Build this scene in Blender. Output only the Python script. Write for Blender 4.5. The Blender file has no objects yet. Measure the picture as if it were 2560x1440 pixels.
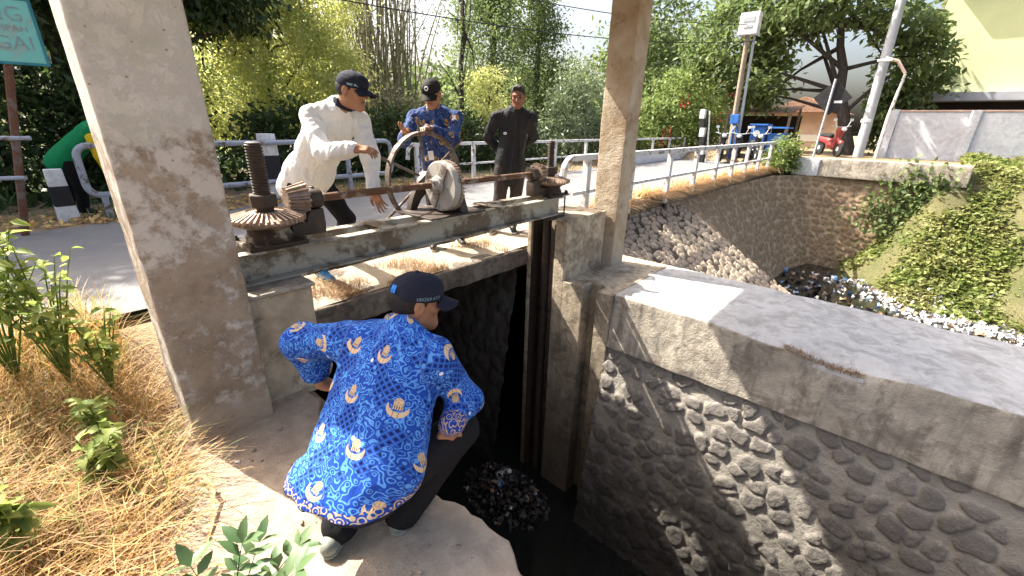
import bpy, bmesh, math, random
import numpy as np
from mathutils import Vector, Matrix, Quaternion

scene = bpy.context.scene
COL = scene.collection
rng = np.random.default_rng(7)
R_ = math.radians

# ------------------------------------------------------------------ objects
def mesh_obj(name, V, F, mat=None, parent=None, smooth=False, attrs=None, mats=None, midx=None):
    me = bpy.data.meshes.new(name)
    V = np.asarray(V, dtype=np.float32).reshape(-1, 3)
    if isinstance(F, np.ndarray) and F.ndim == 2:
        n, k = F.shape
        me.vertices.add(len(V)); me.vertices.foreach_set('co', V.ravel())
        me.loops.add(n * k); me.loops.foreach_set('vertex_index', F.astype(np.int32).ravel())
        me.polygons.add(n)
        me.polygons.foreach_set('loop_start', np.arange(0, n * k, k, dtype=np.int32))
        me.polygons.foreach_set('loop_total', np.full(n, k, dtype=np.int32))
        me.update(calc_edges=True)
    else:
        me.from_pydata([tuple(map(float, v)) for v in V], [], [list(map(int, f)) for f in F])
        me.update()
    if smooth:
        me.polygons.foreach_set('use_smooth', np.ones(len(me.polygons), dtype=bool))
    if attrs:
        for k, a in attrs.items():
            a = np.asarray(a, dtype=np.float32)
            if a.ndim == 1:
                at = me.attributes.new(k, 'FLOAT', 'POINT'); at.data.foreach_set('value', a)
            else:
                at = me.attributes.new(k, 'FLOAT_VECTOR', 'POINT'); at.data.foreach_set('vector', a.ravel())
    if mats:
        for m in mats: me.materials.append(m)
        if midx is not None: me.polygons.foreach_set('material_index', np.asarray(midx, dtype=np.int32))
    elif mat: me.materials.append(mat)
    o = bpy.data.objects.new(name, me); COL.objects.link(o)
    if parent is not None: o.parent = parent
    return o

def tag(o, label=None, cat=None, group=None, kind=None):
    if label: o['label'] = label
    if cat: o['category'] = cat
    if group: o['group'] = group
    if kind: o['kind'] = kind
    return o

def empty(name, loc=(0, 0, 0), label=None, cat=None, group=None, rz=0):
    o = bpy.data.objects.new(name, None); COL.objects.link(o)
    o.location = loc; o.rotation_euler = (0, 0, rz); o.empty_display_size = .1
    tag(o, label, cat, group)
    bpy.context.view_layer.update()
    return o

def part(o, root):
    """attach a world-built mesh to a root Empty, keeping its place"""
    L = Vector(root.location); rz = root.rotation_euler[2]
    o.data.transform(Matrix.Rotation(-rz, 4, 'Z') @ Matrix.Translation(-L))
    o.parent = root
    return o

def copy_tree(o, parent=None):
    c = o.copy(); COL.objects.link(c)
    if parent is not None: c.parent = parent
    for ch in list(o.children): copy_tree(ch, c)
    return c

# ------------------------------------------------------------------ noise
def vnoise(P, scale=1.0, seed=0):
    P = np.asarray(P, dtype=np.float64) * scale + seed * 17.31
    i = np.floor(P).astype(np.int64); f = P - i; f = f * f * (3 - 2 * f)
    def h(ix, iy, iz):
        n = (ix * 374761393 + iy * 668265263 + iz * 2147483647 + seed * 1013904223) & 0xffffffff
        n = ((n ^ (n >> 13)) * 1274126177) & 0xffffffff
        return ((n ^ (n >> 16)) & 0xffff) / 32767.5 - 1.0
    x, y, z = i[..., 0], i[..., 1], i[..., 2]; r = 0
    for dx in (0, 1):
        wx = f[..., 0] if dx else 1 - f[..., 0]
        for dy in (0, 1):
            wy = f[..., 1] if dy else 1 - f[..., 1]
            for dz in (0, 1):
                wz = f[..., 2] if dz else 1 - f[..., 2]
                r = r + wx * wy * wz * h(x + dx, y + dy, z + dz)
    return r
def fbm(P, scale=1.0, seed=0, octs=3):
    r = 0; a = 1.0
    for o in range(octs):
        r = r + a * vnoise(P, scale * 2 ** o, seed + o); a *= .5
    return r
def sstep(a, b, x):
    t = np.clip((np.asarray(x, dtype=float) - a) / (b - a), 0, 1); return t * t * (3 - 2 * t)

# ------------------------------------------------------------------ mesh builders
class MB:
    def __init__(s): s.v = []; s.f = []
    def add(s, V, F):
        o = len(s.v); s.v += [tuple(map(float, v)) for v in V]; s.f += [[i + o for i in f] for f in F]; return s
    def box(s, x0, x1, y0, y1, z0, z1, M=None):
        V = [Vector((x, y, z)) for z in (z0, z1) for y in (y0, y1) for x in (x0, x1)]
        if M is not None: V = [M @ v for v in V]
        return s.add(V, [(0, 2, 3, 1), (4, 5, 7, 6), (0, 1, 5, 4), (2, 6, 7, 3), (0, 4, 6, 2), (1, 3, 7, 5)])
    def tube(s, pts, r, n=10, cap=True):
        pts = [Vector(p) for p in pts]; m = len(pts)
        rr = r if hasattr(r, '__len__') else [r] * m
        V = []; F = []; prev = None
        for i in range(m):
            d = (pts[min(i + 1, m - 1)] - pts[max(i - 1, 0)]).normalized()
            if prev is None:
                a = Vector((0, 0, 1)) if abs(d.z) < .9 else Vector((1, 0, 0)); u = d.cross(a).normalized()
            else: u = (prev - d * prev.dot(d)).normalized()
            prev = u; w = d.cross(u)
            for k in range(n):
                t = 2 * math.pi * k / n; V.append(pts[i] + (u * math.cos(t) + w * math.sin(t)) * rr[i])
        for i in range(m - 1):
            for k in range(n):
                F.append((i * n + k, i * n + (k + 1) % n, (i + 1) * n + (k + 1) % n, (i + 1) * n + k))
        if cap: F += [tuple(range(n - 1, -1, -1)), tuple((m - 1) * n + k for k in range(n))]
        return s.add(V, F)
    def lathe(s, prof, c=(0, 0, 0), axis='z', n=32, ang0=0):
        """prof: (radius, height) pairs, closed at both ends"""
        V = []; F = []; m = len(prof)
        for (r, h) in prof:
            for k in range(n):
                t = 2 * math.pi * k / n + ang0; a, b = r * math.cos(t), r * math.sin(t)
                V.append({'z': (a, b, h), 'x': (h, a, b), 'y': (b, h, a)}[axis])
        for i in range(m - 1):
            for k in range(n):
                F.append((i * n + k, i * n + (k + 1) % n, (i + 1) * n + (k + 1) % n, (i + 1) * n + k))
        F += [tuple(range(n - 1, -1, -1)), tuple((m - 1) * n + k for k in range(n))]
        return s.add([(v[0] + c[0], v[1] + c[1], v[2] + c[2]) for v in V], F)
    def prism(s, poly, z0, z1, M=None):
        n = len(poly)
        V = [Vector((p[0], p[1], z0)) for p in poly] + [Vector((p[0], p[1], z1)) for p in poly]
        if M is not None: V = [M @ v for v in V]
        F = [tuple(range(n - 1, -1, -1)), tuple(range(n, 2 * n))] + [(i, (i + 1) % n, n + (i + 1) % n, n + i) for i in range(n)]
        return s.add(V, F)
    def build(s, name, mat, parent=None, smooth=False, bevel=0, seg=2):
        o = mesh_obj(name, s.v, s.f, mat, None, smooth)
        bm = bmesh.new(); bm.from_mesh(o.data)
        bmesh.ops.recalc_face_normals(bm, faces=bm.faces)
        if bevel:
            es = [e for e in bm.edges if len(e.link_faces) == 2 and e.calc_face_angle(0) > .6]
            bmesh.ops.bevel(bm, geom=es, offset=bevel, segments=seg, affect='EDGES', profile=.7, clamp_overlap=True)
        bm.to_mesh(o.data); bm.free()
        if smooth: shade_auto(o)
        if parent is not None: part(o, parent)
        return o

def shade_auto(o, ang=.5):
    me = o.data
    bm = bmesh.new(); bm.from_mesh(me)
    for f in bm.faces: f.smooth = True
    for e in bm.edges:
        e.smooth = not (len(e.link_faces) == 2 and e.calc_face_angle(0) > ang)
    bm.to_mesh(me); bm.free()

def rough_box(name, lo, hi, mat, parent=None, seg=.08, r=.02, amp=.006, nscale=6, seed=1, fn=None):
    """box with worn rounded edges and a slightly uneven skin"""
    lo = np.array(lo, float); hi = np.array(hi, float)
    ax = []
    for a in range(3):
        L = hi[a] - lo[a]; rr = min(r, L * .3); n = max(1, int(round((L - 2 * rr) / seg)))
        ax.append(np.concatenate([[lo[a], lo[a] + rr * .5], np.linspace(lo[a] + rr, hi[a] - rr, n + 1), [hi[a] - rr * .5, hi[a]]]))
    V = []; F = []; idx = {}
    def vid(p):
        k = tuple(np.round(p, 5))
        if k not in idx: idx[k] = len(V); V.append(p)
        return idx[k]
    for a in range(3):
        b, c = (a + 1) % 3, (a + 2) % 3
        for side in (0, 1):
            g = np.empty((len(ax[b]), len(ax[c])), int)
            for i, pb in enumerate(ax[b]):
                for j, pc in enumerate(ax[c]):
                    p = [0, 0, 0]; p[a] = hi[a] if side else lo[a]; p[b] = pb; p[c] = pc; g[i, j] = vid(p)
            for i in range(len(ax[b]) - 1):
                for j in range(len(ax[c]) - 1):
                    q = (g[i, j], g[i + 1, j], g[i + 1, j + 1], g[i, j + 1]); F.append(q if side else q[::-1])
    V = np.array(V); rr = np.minimum(r, (hi - lo) * .3)
    inner = np.clip(V, lo + rr, hi - rr); d = V - inner; L = np.linalg.norm(d / rr, axis=1, keepdims=True); L[L == 0] = 1
    N = d / np.maximum(np.linalg.norm(d, axis=1, keepdims=True), 1e-9)
    V = inner + d / L
    V = V + N * (amp * fbm(V, nscale, seed, 3))[:, None]
    if fn is not None: V = fn(V)
    o = mesh_obj(name, V, F, mat, None, True)
    if parent is not None: part(o, parent)
    return o

def height_sheet(name, U, Vv, place, hfun, mat, attrs=None, smooth=True):
    """grid (U x Vv) -> world points by place(u, v, h)"""
    uu, vv = np.meshgrid(U, Vv, indexing='ij'); u = uu.ravel(); v = vv.ravel()
    h = hfun(u, v); at = None
    if isinstance(h, tuple): h, at = h
    P = place(u, v, h); nu, nv = len(U), len(Vv)
    i = np.arange(nu - 1)[:, None] * nv + np.arange(nv - 1)[None, :]; i = i.ravel()
    F = np.stack([i, i + nv, i + nv + 1, i + 1], 1)
    return mesh_obj(name, P, F, mat, None, smooth, at)

def stones(u, v, cell, seed=3, squash=1.0, jit=.42, warp=.25):
    """masonry height field: returns (F2-F1)/cell, per-stone random, local offsets"""
    P = np.stack([u / cell, v / (cell * squash), np.zeros_like(u)], 1)
    w = warp * np.stack([vnoise(P, 1.7, seed), vnoise(P, 1.7, seed + 5)], 1)
    x = P[:, 0] + w[:, 0]; y = P[:, 1] + w[:, 1]
    row = np.floor(y); f1 = np.full(len(u), 9.); f2 = f1.copy(); idr = np.zeros(len(u))
    ci = np.floor(x).astype(int); cj = np.floor(y).astype(int)
    r = np.random.default_rng(seed); T = r.random((256, 256, 4))
    for di in (-2, -1, 0, 1, 2):
        for dj in (-1, 0, 1):
            a = ci + di; b = cj + dj; t = T[a % 256, b % 256]
            sx = a + .5 + .5 * (b % 2) + jit * (t[:, 0] * 2 - 1); sy = b + .5 + jit * .8 * (t[:, 1] * 2 - 1)
            d = np.hypot(x - sx, y - sy) * (.8 + .4 * t[:, 2])
            lt = d < f1
            f2 = np.where(lt, f1, np.minimum(f2, d)); idr = np.where(lt, t[:, 3], idr); f1 = np.where(lt, d, f1)
    return f2 - f1, idr, f1

def text_mesh(s, size, name='lettering', align='CENTER'):
    cu = bpy.data.curves.new(name, 'FONT'); cu.body = s; cu.size = size; cu.align_x = align; cu.align_y = 'CENTER'
    cu.resolution_u = 3
    o = bpy.data.objects.new(name, cu); COL.objects.link(o)
    dg = bpy.context.evaluated_depsgraph_get(); dg.update()
    me = bpy.data.meshes.new_from_object(o.evaluated_get(dg))
    V = np.empty(len(me.vertices) * 3, np.float32); me.vertices.foreach_get('co', V); V = V.reshape(-1, 3)
    F = [list(p.vertices) for p in me.polygons]
    bpy.data.objects.remove(o); bpy.data.curves.remove(cu); bpy.data.meshes.remove(me)
    return V, F

# ------------------------------------------------------------------ SDF modelling
def unit(v): v = np.asarray(v, float); return v / np.linalg.norm(v)
def rc(a, b, ra, rb=None, k=.02, op='u'):
    return dict(t='rc', a=np.array(a, float), b=np.array(b, float), ra=ra, rb=ra if rb is None else rb, k=k, op=op)
def el(c, rad, R=None, k=.02, op='u'):
    return dict(t='el', c=np.array(c, float), rad=np.array(rad, float), R=np.eye(3) if R is None else np.array(R, float), k=k, op=op)
def bxp(c, half, R=None, rnd=.01, k=.01, op='u'):
    return dict(t='bx', c=np.array(c, float), half=np.array(half, float), R=np.eye(3) if R is None else np.array(R, float), rnd=rnd, k=k, op=op)
def hs(p, n, k=.004):      # keep the side the normal points away from
    return dict(t='hs', p=np.array(p, float), n=unit(n), k=k, op='s')
def _ev(p, X):
    if p['t'] == 'rc':
        ab = p['b'] - p['a']; L2 = max(ab @ ab, 1e-12); t = np.clip(((X - p['a']) @ ab) / L2, 0, 1)
        return np.linalg.norm(X - p['a'] - t[..., None] * ab, axis=-1) - (p['ra'] + (p['rb'] - p['ra']) * t)
    if p['t'] == 'el':
        q = (X - p['c']) @ p['R'].T; k0 = np.linalg.norm(q / p['rad'], axis=-1); k1 = np.linalg.norm(q / p['rad'] ** 2, axis=-1)
        return k0 * (k0 - 1) / np.maximum(k1, 1e-9)
    if p['t'] == 'bx':
        q = np.abs((X - p['c']) @ p['R'].T) - p['half'] + p['rnd']
        return np.linalg.norm(np.maximum(q, 0), axis=-1) + np.minimum(q.max(-1), 0) - p['rnd']
    if p['t'] == 'hs': return -((X - p['p']) @ p['n'])
def _bb(p):
    if p['t'] == 'rc':
        return np.minimum(p['a'] - p['ra'], p['b'] - p['rb']), np.maximum(p['a'] + p['ra'], p['b'] + p['rb'])
    r = np.abs(p['R'].T) @ (p['rad'] if p['t'] == 'el' else p['half'])
    return p['c'] - r, p['c'] + r
def sdf_mesh(prims, h, noise=None):
    us = [p for p in prims if p['op'] == 'u']
    lo = np.min([_bb(p)[0] for p in us], 0) - 4 * h; hi = np.max([_bb(p)[1] for p in us], 0) + 4 * h
    n = np.ceil((hi - lo) / h).astype(int) + 1
    D = np.full(n, .25, np.float32)
    g = [lo[a] + h * np.arange(n[a]) for a in range(3)]
    for p in prims:
        if p['t'] == 'hs': s = [slice(0, n[a]) for a in range(3)]
        else:
            b0, b1 = _bb(p); m = 2.5 * h + p['k'] + (.01 if noise else 0)
            i0 = np.maximum(np.floor((b0 - m - lo) / h).astype(int), 0); i1 = np.minimum(np.ceil((b1 + m - lo) / h).astype(int) + 1, n)
            if np.any(i1 <= i0): continue
            s = [slice(i0[a], i1[a]) for a in range(3)]
        X = np.stack(np.meshgrid(g[0][s[0]], g[1][s[1]], g[2][s[2]], indexing='ij'), -1)
        d = _ev(p, X).astype(np.float32); k = max(p['k'], 1e-5); cur = D[tuple(s)]
        if p['op'] == 'u':
            hh = np.maximum(k - np.abs(cur - d), 0) / k; D[tuple(s)] = np.minimum(cur, d) - hh * hh * k * .25
        else:
            d = -d; hh = np.maximum(k - np.abs(cur - d), 0) / k; D[tuple(s)] = np.maximum(cur, d) + hh * hh * k * .25
    if noise is not None:
        near = np.abs(D) < .03
        ii = np.argwhere(near); X = lo + ii * h
        D[near] += noise(X).astype(np.float32)
    D[0] = D[-1] = .1; D[:, 0] = D[:, -1] = .1; D[:, :, 0] = D[:, :, -1] = .1
    return surf_nets(D, lo, h)
def surf_nets(D, lo, h):
    I = D < 0; nx, ny, nz = D.shape
    cnt = np.zeros((nx - 1, ny - 1, nz - 1), np.uint8)
    offs = [(a, b, c) for a in (0, 1) for b in (0, 1) for c in (0, 1)]
    for (a, b, c) in offs: cnt += I[a:nx - 1 + a, b:ny - 1 + b, c:nz - 1 + c]
    act = np.argwhere((cnt > 0) & (cnt < 8))
    idx = np.full(cnt.shape, -1, np.int64); idx[tuple(act.T)] = np.arange(len(act))
    acc = np.zeros((len(act), 3)); num = np.zeros(len(act))
    for o in offs:
        for ax in range(3):
            if o[ax]: continue
            o2 = list(o); o2[ax] = 1
            d0 = D[act[:, 0] + o[0], act[:, 1] + o[1], act[:, 2] + o[2]]; d1 = D[act[:, 0] + o2[0], act[:, 1] + o2[1], act[:, 2] + o2[2]]
            cr = (d0 < 0) != (d1 < 0); t = np.where(cr, d0 / np.where(cr, d0 - d1, 1), 0)
            pos = np.tile(np.array(o, float), (len(act), 1)); pos[:, ax] += t
            acc += pos * cr[:, None]; num += cr
    V = lo + (act + acc / num[:, None]) * h
    Fs = []
    for ax in range(3):
        b, c = (ax + 1) % 3, (ax + 2) % 3
        s0 = [slice(1, -1)] * 3; s0[ax] = slice(0, -1); s1 = list(s0); s1[ax] = slice(1, None)
        A = I[tuple(s0)]; B = I[tuple(s1)]; e = np.argwhere(A != B)
        if not len(e): continue
        flip = A[tuple(e.T)]
        e = e + np.array([0 if a == ax else 1 for a in range(3)])
        def at(db, dc):
            q = e.copy(); q[:, b] -= db; q[:, c] -= dc; return idx[tuple(q.T)]
        Q = np.stack([at(1, 1), at(0, 1), at(0, 0), at(1, 0)], 1); Q[~flip] = Q[~flip][:, ::-1]
        Fs.append(Q)
    F = np.concatenate(Fs); F = F[(F >= 0).all(1)]
    return V, F
def frame(f, u):
    """rows: right, forward, up"""
    f = unit(f); r = unit(np.cross(f, u)); u = np.cross(r, f); return np.stack([r, f, u])

# ------------------------------------------------------------------ materials
class Gm:
    def __init__(s, name, rough=.8, spec=.3):
        s.m = bpy.data.materials.new(name); s.m.use_nodes = True; s.nt = s.m.node_tree; s.nt.nodes.clear()
        s.out = s.n('ShaderNodeOutputMaterial'); s.b = s.n('ShaderNodeBsdfPrincipled')
        s.b.inputs['Roughness'].default_value = rough; s.b.inputs['Specular IOR Level'].default_value = spec
        s.nt.links.new(s.b.outputs[0], s.out.inputs[0]); s._obj = None
    def n(s, t, **kw):
        nd = s.nt.nodes.new(t)
        for k, v in kw.items(): setattr(nd, k, v)
        return nd
    def set(s, sock, v):
        if isinstance(v, bpy.types.NodeSocket): s.nt.links.new(v, sock)
        elif v is not None:
            if sock.type == 'RGBA' and len(v) == 3: v = (*v, 1)
            sock.default_value = v
        return s
    @property
    def co(s):
        if s._obj is None: s._obj = s.n('ShaderNodeTexCoord').outputs['Object']
        return s._obj
    def attr(s, name, out='Fac'):
        return s.n('ShaderNodeAttribute', attribute_name=name).outputs[out]
    def mp(s, vec=None, scale=(1, 1, 1), loc=(0, 0, 0), rot=(0, 0, 0)):
        nd = s.n('ShaderNodeMapping'); s.set(nd.inputs[0], vec or s.co)
        nd.inputs['Scale'].default_value = scale; nd.inputs['Location'].default_value = loc; nd.inputs['Rotation'].default_value = rot
        return nd.outputs[0]
    def noise(s, scale, detail=4, vec=None, rough=.55, dist=0, col=False):
        nd = s.n('ShaderNodeTexNoise'); s.set(nd.inputs['Vector'], vec or s.co); s.set(nd.inputs['Scale'], float(scale))
        nd.inputs['Detail'].default_value = detail; nd.inputs['Roughness'].default_value = rough; nd.inputs['Distortion'].default_value = dist
        return nd.outputs['Color' if col else 'Fac']
    def vor(s, scale, vec=None, feature='F1', out='Distance', rnd=1.0):
        nd = s.n('ShaderNodeTexVoronoi', feature=feature); s.set(nd.inputs['Vector'], vec or s.co); nd.inputs['Scale'].default_value = scale
        nd.inputs['Randomness'].default_value = rnd
        return nd.outputs[out]
    def ramp(s, fac, stops, interp='LINEAR'):
        nd = s.n('ShaderNodeValToRGB'); s.set(nd.inputs[0], fac); cr = nd.color_ramp; cr.interpolation = interp
        while len(cr.elements) < len(stops): cr.elements.new(.5)
        for e, (p, c) in zip(cr.elements, stops):
            e.position = p; e.color = (c, c, c, 1) if not hasattr(c, '__len__') else (*c, 1)[:4]
        return nd.outputs[0]
    def mix(s, f, a, b, mode='MIX'):
        nd = s.n('ShaderNodeMix', data_type='RGBA', blend_type=mode); s.set(nd.inputs[0], f); s.set(nd.inputs[6], a); s.set(nd.inputs[7], b)
        return nd.outputs[2]
    def math(s, op, a, b=None, c=None, clamp=False):
        nd = s.n('ShaderNodeMath', operation=op, use_clamp=clamp); s.set(nd.inputs[0], a)
        if b is not None: s.set(nd.inputs[1], b)
        if c is not None: s.set(nd.inputs[2], c)
        return nd.outputs[0]
    def xyz(s, v=None):
        nd = s.n('ShaderNodeSeparateXYZ'); s.set(nd.inputs[0], v or s.co); return nd.outputs
    def bump(s, h, strength=.5, dist=.01):
        nd = s.n('ShaderNodeBump'); s.set(nd.inputs['Height'], h); nd.inputs['Strength'].default_value = strength; nd.inputs['Distance'].default_value = dist
        s.nt.links.new(nd.outputs[0], s.b.inputs['Normal']); return s
    def col(s, c): s.set(s.b.inputs['Base Color'], c); return s
    def rough(s, r): s.set(s.b.inputs['Roughness'], r); return s
    def leafy(s, c, trans=.45):
        tr = s.n('ShaderNodeBsdfTranslucent'); s.set(tr.inputs[0], c); mx = s.n('ShaderNodeMixShader'); mx.inputs[0].default_value = trans
        s.nt.links.new(s.b.outputs[0], mx.inputs[1]); s.nt.links.new(tr.outputs[0], mx.inputs[2]); s.nt.links.new(mx.outputs[0], s.out.inputs[0]); return s

def concrete(name, base, dark, stain=None, scale=1.0, bump=.5, stain_amt=.5, rough=.85, streak=0, damp_shade=False):
    g = Gm(name, rough, .25)
    n1 = g.noise(1.6 * scale, 6); n2 = g.noise(9 * scale, 5); n3 = g.noise(60 * scale, 3)
    c = g.mix(g.ramp(n1, [(.35, 0), (.65, 1)]), dark, base)
    c = g.mix(g.math('MULTIPLY', g.ramp(n2, [(.4, 0), (.7, 1)]), .45), c, tuple(min(1, x * 1.25) for x in base))
    if stain:
        f = g.ramp(g.noise(3.2 * scale, 7, rough=.7, dist=.6), [(.48, 0), (.6, 1)])
        c = g.mix(g.math('MULTIPLY', f, stain_amt), c, stain)
    if streak:
        v = g.mp(scale=(7, 7, .5)); f = g.ramp(g.noise(2.0, 5, vec=v, dist=.3), [(.5, 0), (.72, 1)])
        c = g.mix(g.math('MULTIPLY', f, streak), c, tuple(x * .35 for x in dark))
    if damp_shade:  # darker low down: some damp stain, plus channel shade painted into the colour
        zz = g.math('ADD', g.xyz()[2], g.math('MULTIPLY', g.math('SUBTRACT', n1, .5), 1.2)); c = g.mix(g.ramp(g.math('MULTIPLY_ADD', zz, 1 / 3.0, 1.0), [(.30, .85), (.88, 0)]), c, tuple(x * .28 for x in dark))
    c = g.mix(g.ramp(g.vor(38 * scale), [(.06, .6), (.14, 0)]), c, tuple(x * .5 for x in dark))
    g.col(c)
    hgt = g.math('ADD', g.math('MULTIPLY', n2, .6), g.math('ADD', g.math('MULTIPLY', n3, .35), g.math('MULTIPLY', n1, .4)))
    g.bump(hgt, bump, .02)
    return g.m
def plain(name, c, rough=.7, var=.25, scale=8, bump=.15, spec=.3, metal=0):
    g = Gm(name, rough, spec); n = g.noise(scale, 5)
    g.col(g.mix(g.ramp(n, [(.3, 0), (.7, 1)]), tuple(x * (1 - var) for x in c), tuple(min(1, x * (1 + var)) for x in c)))
    g.b.inputs['Metallic'].default_value = metal
    if bump: g.bump(g.noise(scale * 6, 3), bump, .005)
    return g.m
def painted(name, paint, rust=(.12, .05, .02), amt=.5, scale=14, rough=.5, metal=0):
    g = Gm(name, rough, .4)
    f = g.ramp(g.noise(scale, 6, rough=.7), [(.62 - .25 * amt, 0), (.68 - .2 * amt, 1)])
    p = g.mix(g.noise(scale * .4, 4), tuple(x * .75 for x in paint), paint)
    g.col(g.mix(f, p, g.mix(g.noise(scale * 2, 3), tuple(x * .5 for x in rust), rust)))
    g.rough(g.ramp(f, [(0, rough), (1, .9)])); g.bump(g.math('ADD', f, g.noise(scale * 4, 3)), .25, .004)
    return g.m
# ================================================================== camera, sun, sky
YA, PI_, RO = R_(41.29), R_(21.24), R_(1.29)
def setup_camera():
    rt = Vector((math.sin(YA), -math.cos(YA), 0)); fh = Vector((math.cos(YA), math.sin(YA), 0)); z = Vector((0, 0, 1))
    ax = fh * math.cos(PI_) - z * math.sin(PI_); up = fh * math.sin(PI_) + z * math.cos(PI_)
    ex = rt * math.cos(RO) + up * math.sin(RO); ey = up * math.cos(RO) - rt * math.sin(RO)
    cam = bpy.data.cameras.new('camera'); cam.sensor_width = 36; cam.lens = 36 * 1060 / 2560; cam.clip_end = 600; cam.clip_start = .02
    o = bpy.data.objects.new('camera', cam); COL.objects.link(o)
    o.matrix_world = Matrix(((ex.x, ey.x, -ax.x, 0), (ex.y, ey.y, -ax.y, 0), (ex.z, ey.z, -ax.z, 1.6), (0, 0, 0, 1)))
    scene.camera = o
setup_camera()
SUN = Vector((-.165, .638, .753)).normalized(); SLOPE = 1.16
def setup_light():
    l = bpy.data.lights.new('sun', 'SUN'); l.energy = 5.0; l.angle = R_(.53); l.color = (1, .94, .84)
    o = bpy.data.objects.new('sun', l); COL.objects.link(o); o.rotation_euler = SUN.to_track_quat('Z', 'Y').to_euler()
    w = bpy.data.worlds.new('World'); scene.world = w; w.use_nodes = True; nt = w.node_tree
    bg = nt.nodes['Background']; sk = nt.nodes.new('ShaderNodeTexSky'); sk.sky_type = 'NISHITA'; sk.sun_disc = False
    sk.sun_elevation = math.asin(SUN.z); sk.sun_rotation = math.atan2(SUN.x, SUN.y); sk.air_density = 1.0; sk.dust_density = 8.0; sk.ozone_density = .3
    nt.links.new(sk.outputs[0], bg.inputs[0]); bg.inputs[1].default_value = .125
    vs = scene.view_settings; vs.view_transform = 'Standard'; vs.look = 'None'; vs.gamma = 1; vs.exposure = 1.78
setup_light()
scene.cycles.max_bounces = 6; scene.cycles.transparent_max_bounces = 8
scene.cycles.use_denoising = True

# ================================================================== materials of the setting
M = {}
M['coping'] = concrete('pale_coping_concrete', (.53, .515, .49), (.40, .39, .37), (.23, .21, .19), 1.5, .8, .55)
M['wallband'] = concrete('weathered_band_concrete', (.50, .44, .355), (.28, .25, .205), (.12, .10, .08), 1.3, .9, .6, streak=.6)
M['pier'] = concrete('damp_shaded_pier_concrete', (.53, .445, .325), (.31, .25, .175), (.11, .085, .06), 1.6, .7, .65, streak=.35, damp_shade=True)
M['apron'] = concrete('sandy_apron_concrete', (.42, .33, .245), (.27, .215, .165), (.18, .14, .105), 1.4, .8, .4)
M['deckside'] = concrete('mossy_slab_edge', (.22, .18, .14), (.11, .085, .065), (.05, .04, .03), 2.2, .9, .6, streak=.4)
M['roofslab'] = concrete('roof_slab_concrete', (.36, .31, .27), (.26, .22, .19), None, 1.0, .4)

def pillar_mat():
    g = Gm('stained_pillar_concrete', .88, .2); x, y, z = g.xyz()
    n = g.noise(2.5, 7, rough=.68, dist=.3); n2 = g.noise(11, 5); n3 = g.noise(70, 2)
    pale = g.mix(n2, (.44, .42, .38), (.54, .515, .47))
    pale = g.mix(g.math('MULTIPLY', g.ramp(n, [(.5, 0), (.62, 1)]), .35), pale, (.40, .40, .27))
    wash = g.mix(g.ramp(g.noise(5, 6, rough=.7), [(.35, 0), (.62, 1)]), (.195, .145, .10), (.33, .27, .205))
    flake = g.ramp(g.math('ADD', g.noise(9, 8, rough=.75), g.math('MULTIPLY', g.noise(1.7, 2), .55)), [(.74, 0), (.85, 1)])
    wash = g.mix(flake, wash, g.mix(n2, (.42, .38, .33), (.52, .49, .45)))
    e = g.math('ADD', z, g.math('MULTIPLY', g.math('SUBTRACT', g.noise(6, 6, rough=.7), .5), .45))
    c = g.mix(g.ramp(g.math('SUBTRACT', e, 1.0), [(.47, 0), (.53, 1)]), wash, pale)
    low = g.ramp(g.math('ADD', z, g.math('MULTIPLY', n, .12)), [(.18, 1), (.30, 0)])
    c = g.mix(low, c, (.37, .30, .225))
    c = g.mix(g.ramp(g.vor(17), [(.05, .7), (.11, 0)]), c, (.13, .11, .09))
    g.col(c); g.bump(g.math('ADD', g.math('MULTIPLY', flake, .5), g.math('ADD', n2, g.math('MULTIPLY', n3, .4))), .55, .015)
    return g.m
M['pillar'] = pillar_mat()
def pillar2_mat():
    g = Gm('ochre_pillar_concrete', .88, .2); x, y, z = g.xyz()
    n = g.noise(2.2, 7, rough=.65, dist=.4); n2 = g.noise(13, 5); n3 = g.noise(60, 3)
    c = g.mix(g.ramp(n, [(.36, 0), (.62, 1)]), (.30, .22, .14), (.45, .385, .295))
    c = g.mix(g.ramp(g.noise(6, 6, rough=.7), [(.56, 0), (.66, .7)]), c, (.21, .14, .085))
    c = g.mix(g.ramp(z, [(.05, .8), (.28, 0)]), c, (.40, .35, .29))
    c = g.mix(g.ramp(g.vor(23), [(.05, .6), (.12, 0)]), c, (.12, .09, .07))
    g.col(c); g.bump(g.math('ADD', n2, g.math('MULTIPLY', n3, .6)), .6, .018); return g.m
M['pillar2'] = pillar2_mat()

def stone_mat(name, s0, s1, mortar, damp_shade=True, bottom=-3.2, top=-.6):
    g = Gm(name, .85, .3); st = g.attr('stone'); rd = g.attr('tone'); n = g.noise(26, 6, rough=.65); n2 = g.noise(5, 4)
    c = g.mix(rd, s0, s1); c = g.mix(g.ramp(n, [(.35, 0), (.7, .8)]), tuple(x * .55 for x in s0), c)
    c = g.mix(st, g.mix(n2, tuple(x * .6 for x in mortar), mortar), c)
    if damp_shade:  # blackens with depth: shade of the deep channel painted over a little damp
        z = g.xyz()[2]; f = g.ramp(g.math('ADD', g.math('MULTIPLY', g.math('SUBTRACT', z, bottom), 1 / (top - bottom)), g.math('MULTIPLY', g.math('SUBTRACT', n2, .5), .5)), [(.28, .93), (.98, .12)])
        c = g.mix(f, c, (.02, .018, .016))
    g.col(c); g.bump(g.math('ADD', n, g.math('MULTIPLY', g.noise(90, 3), .5)), .8, .02); return g.m
M['stone'] = stone_mat('river_stone_masonry', (.40, .36, .315), (.15, .135, .12), (.50, .455, .385))
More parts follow.
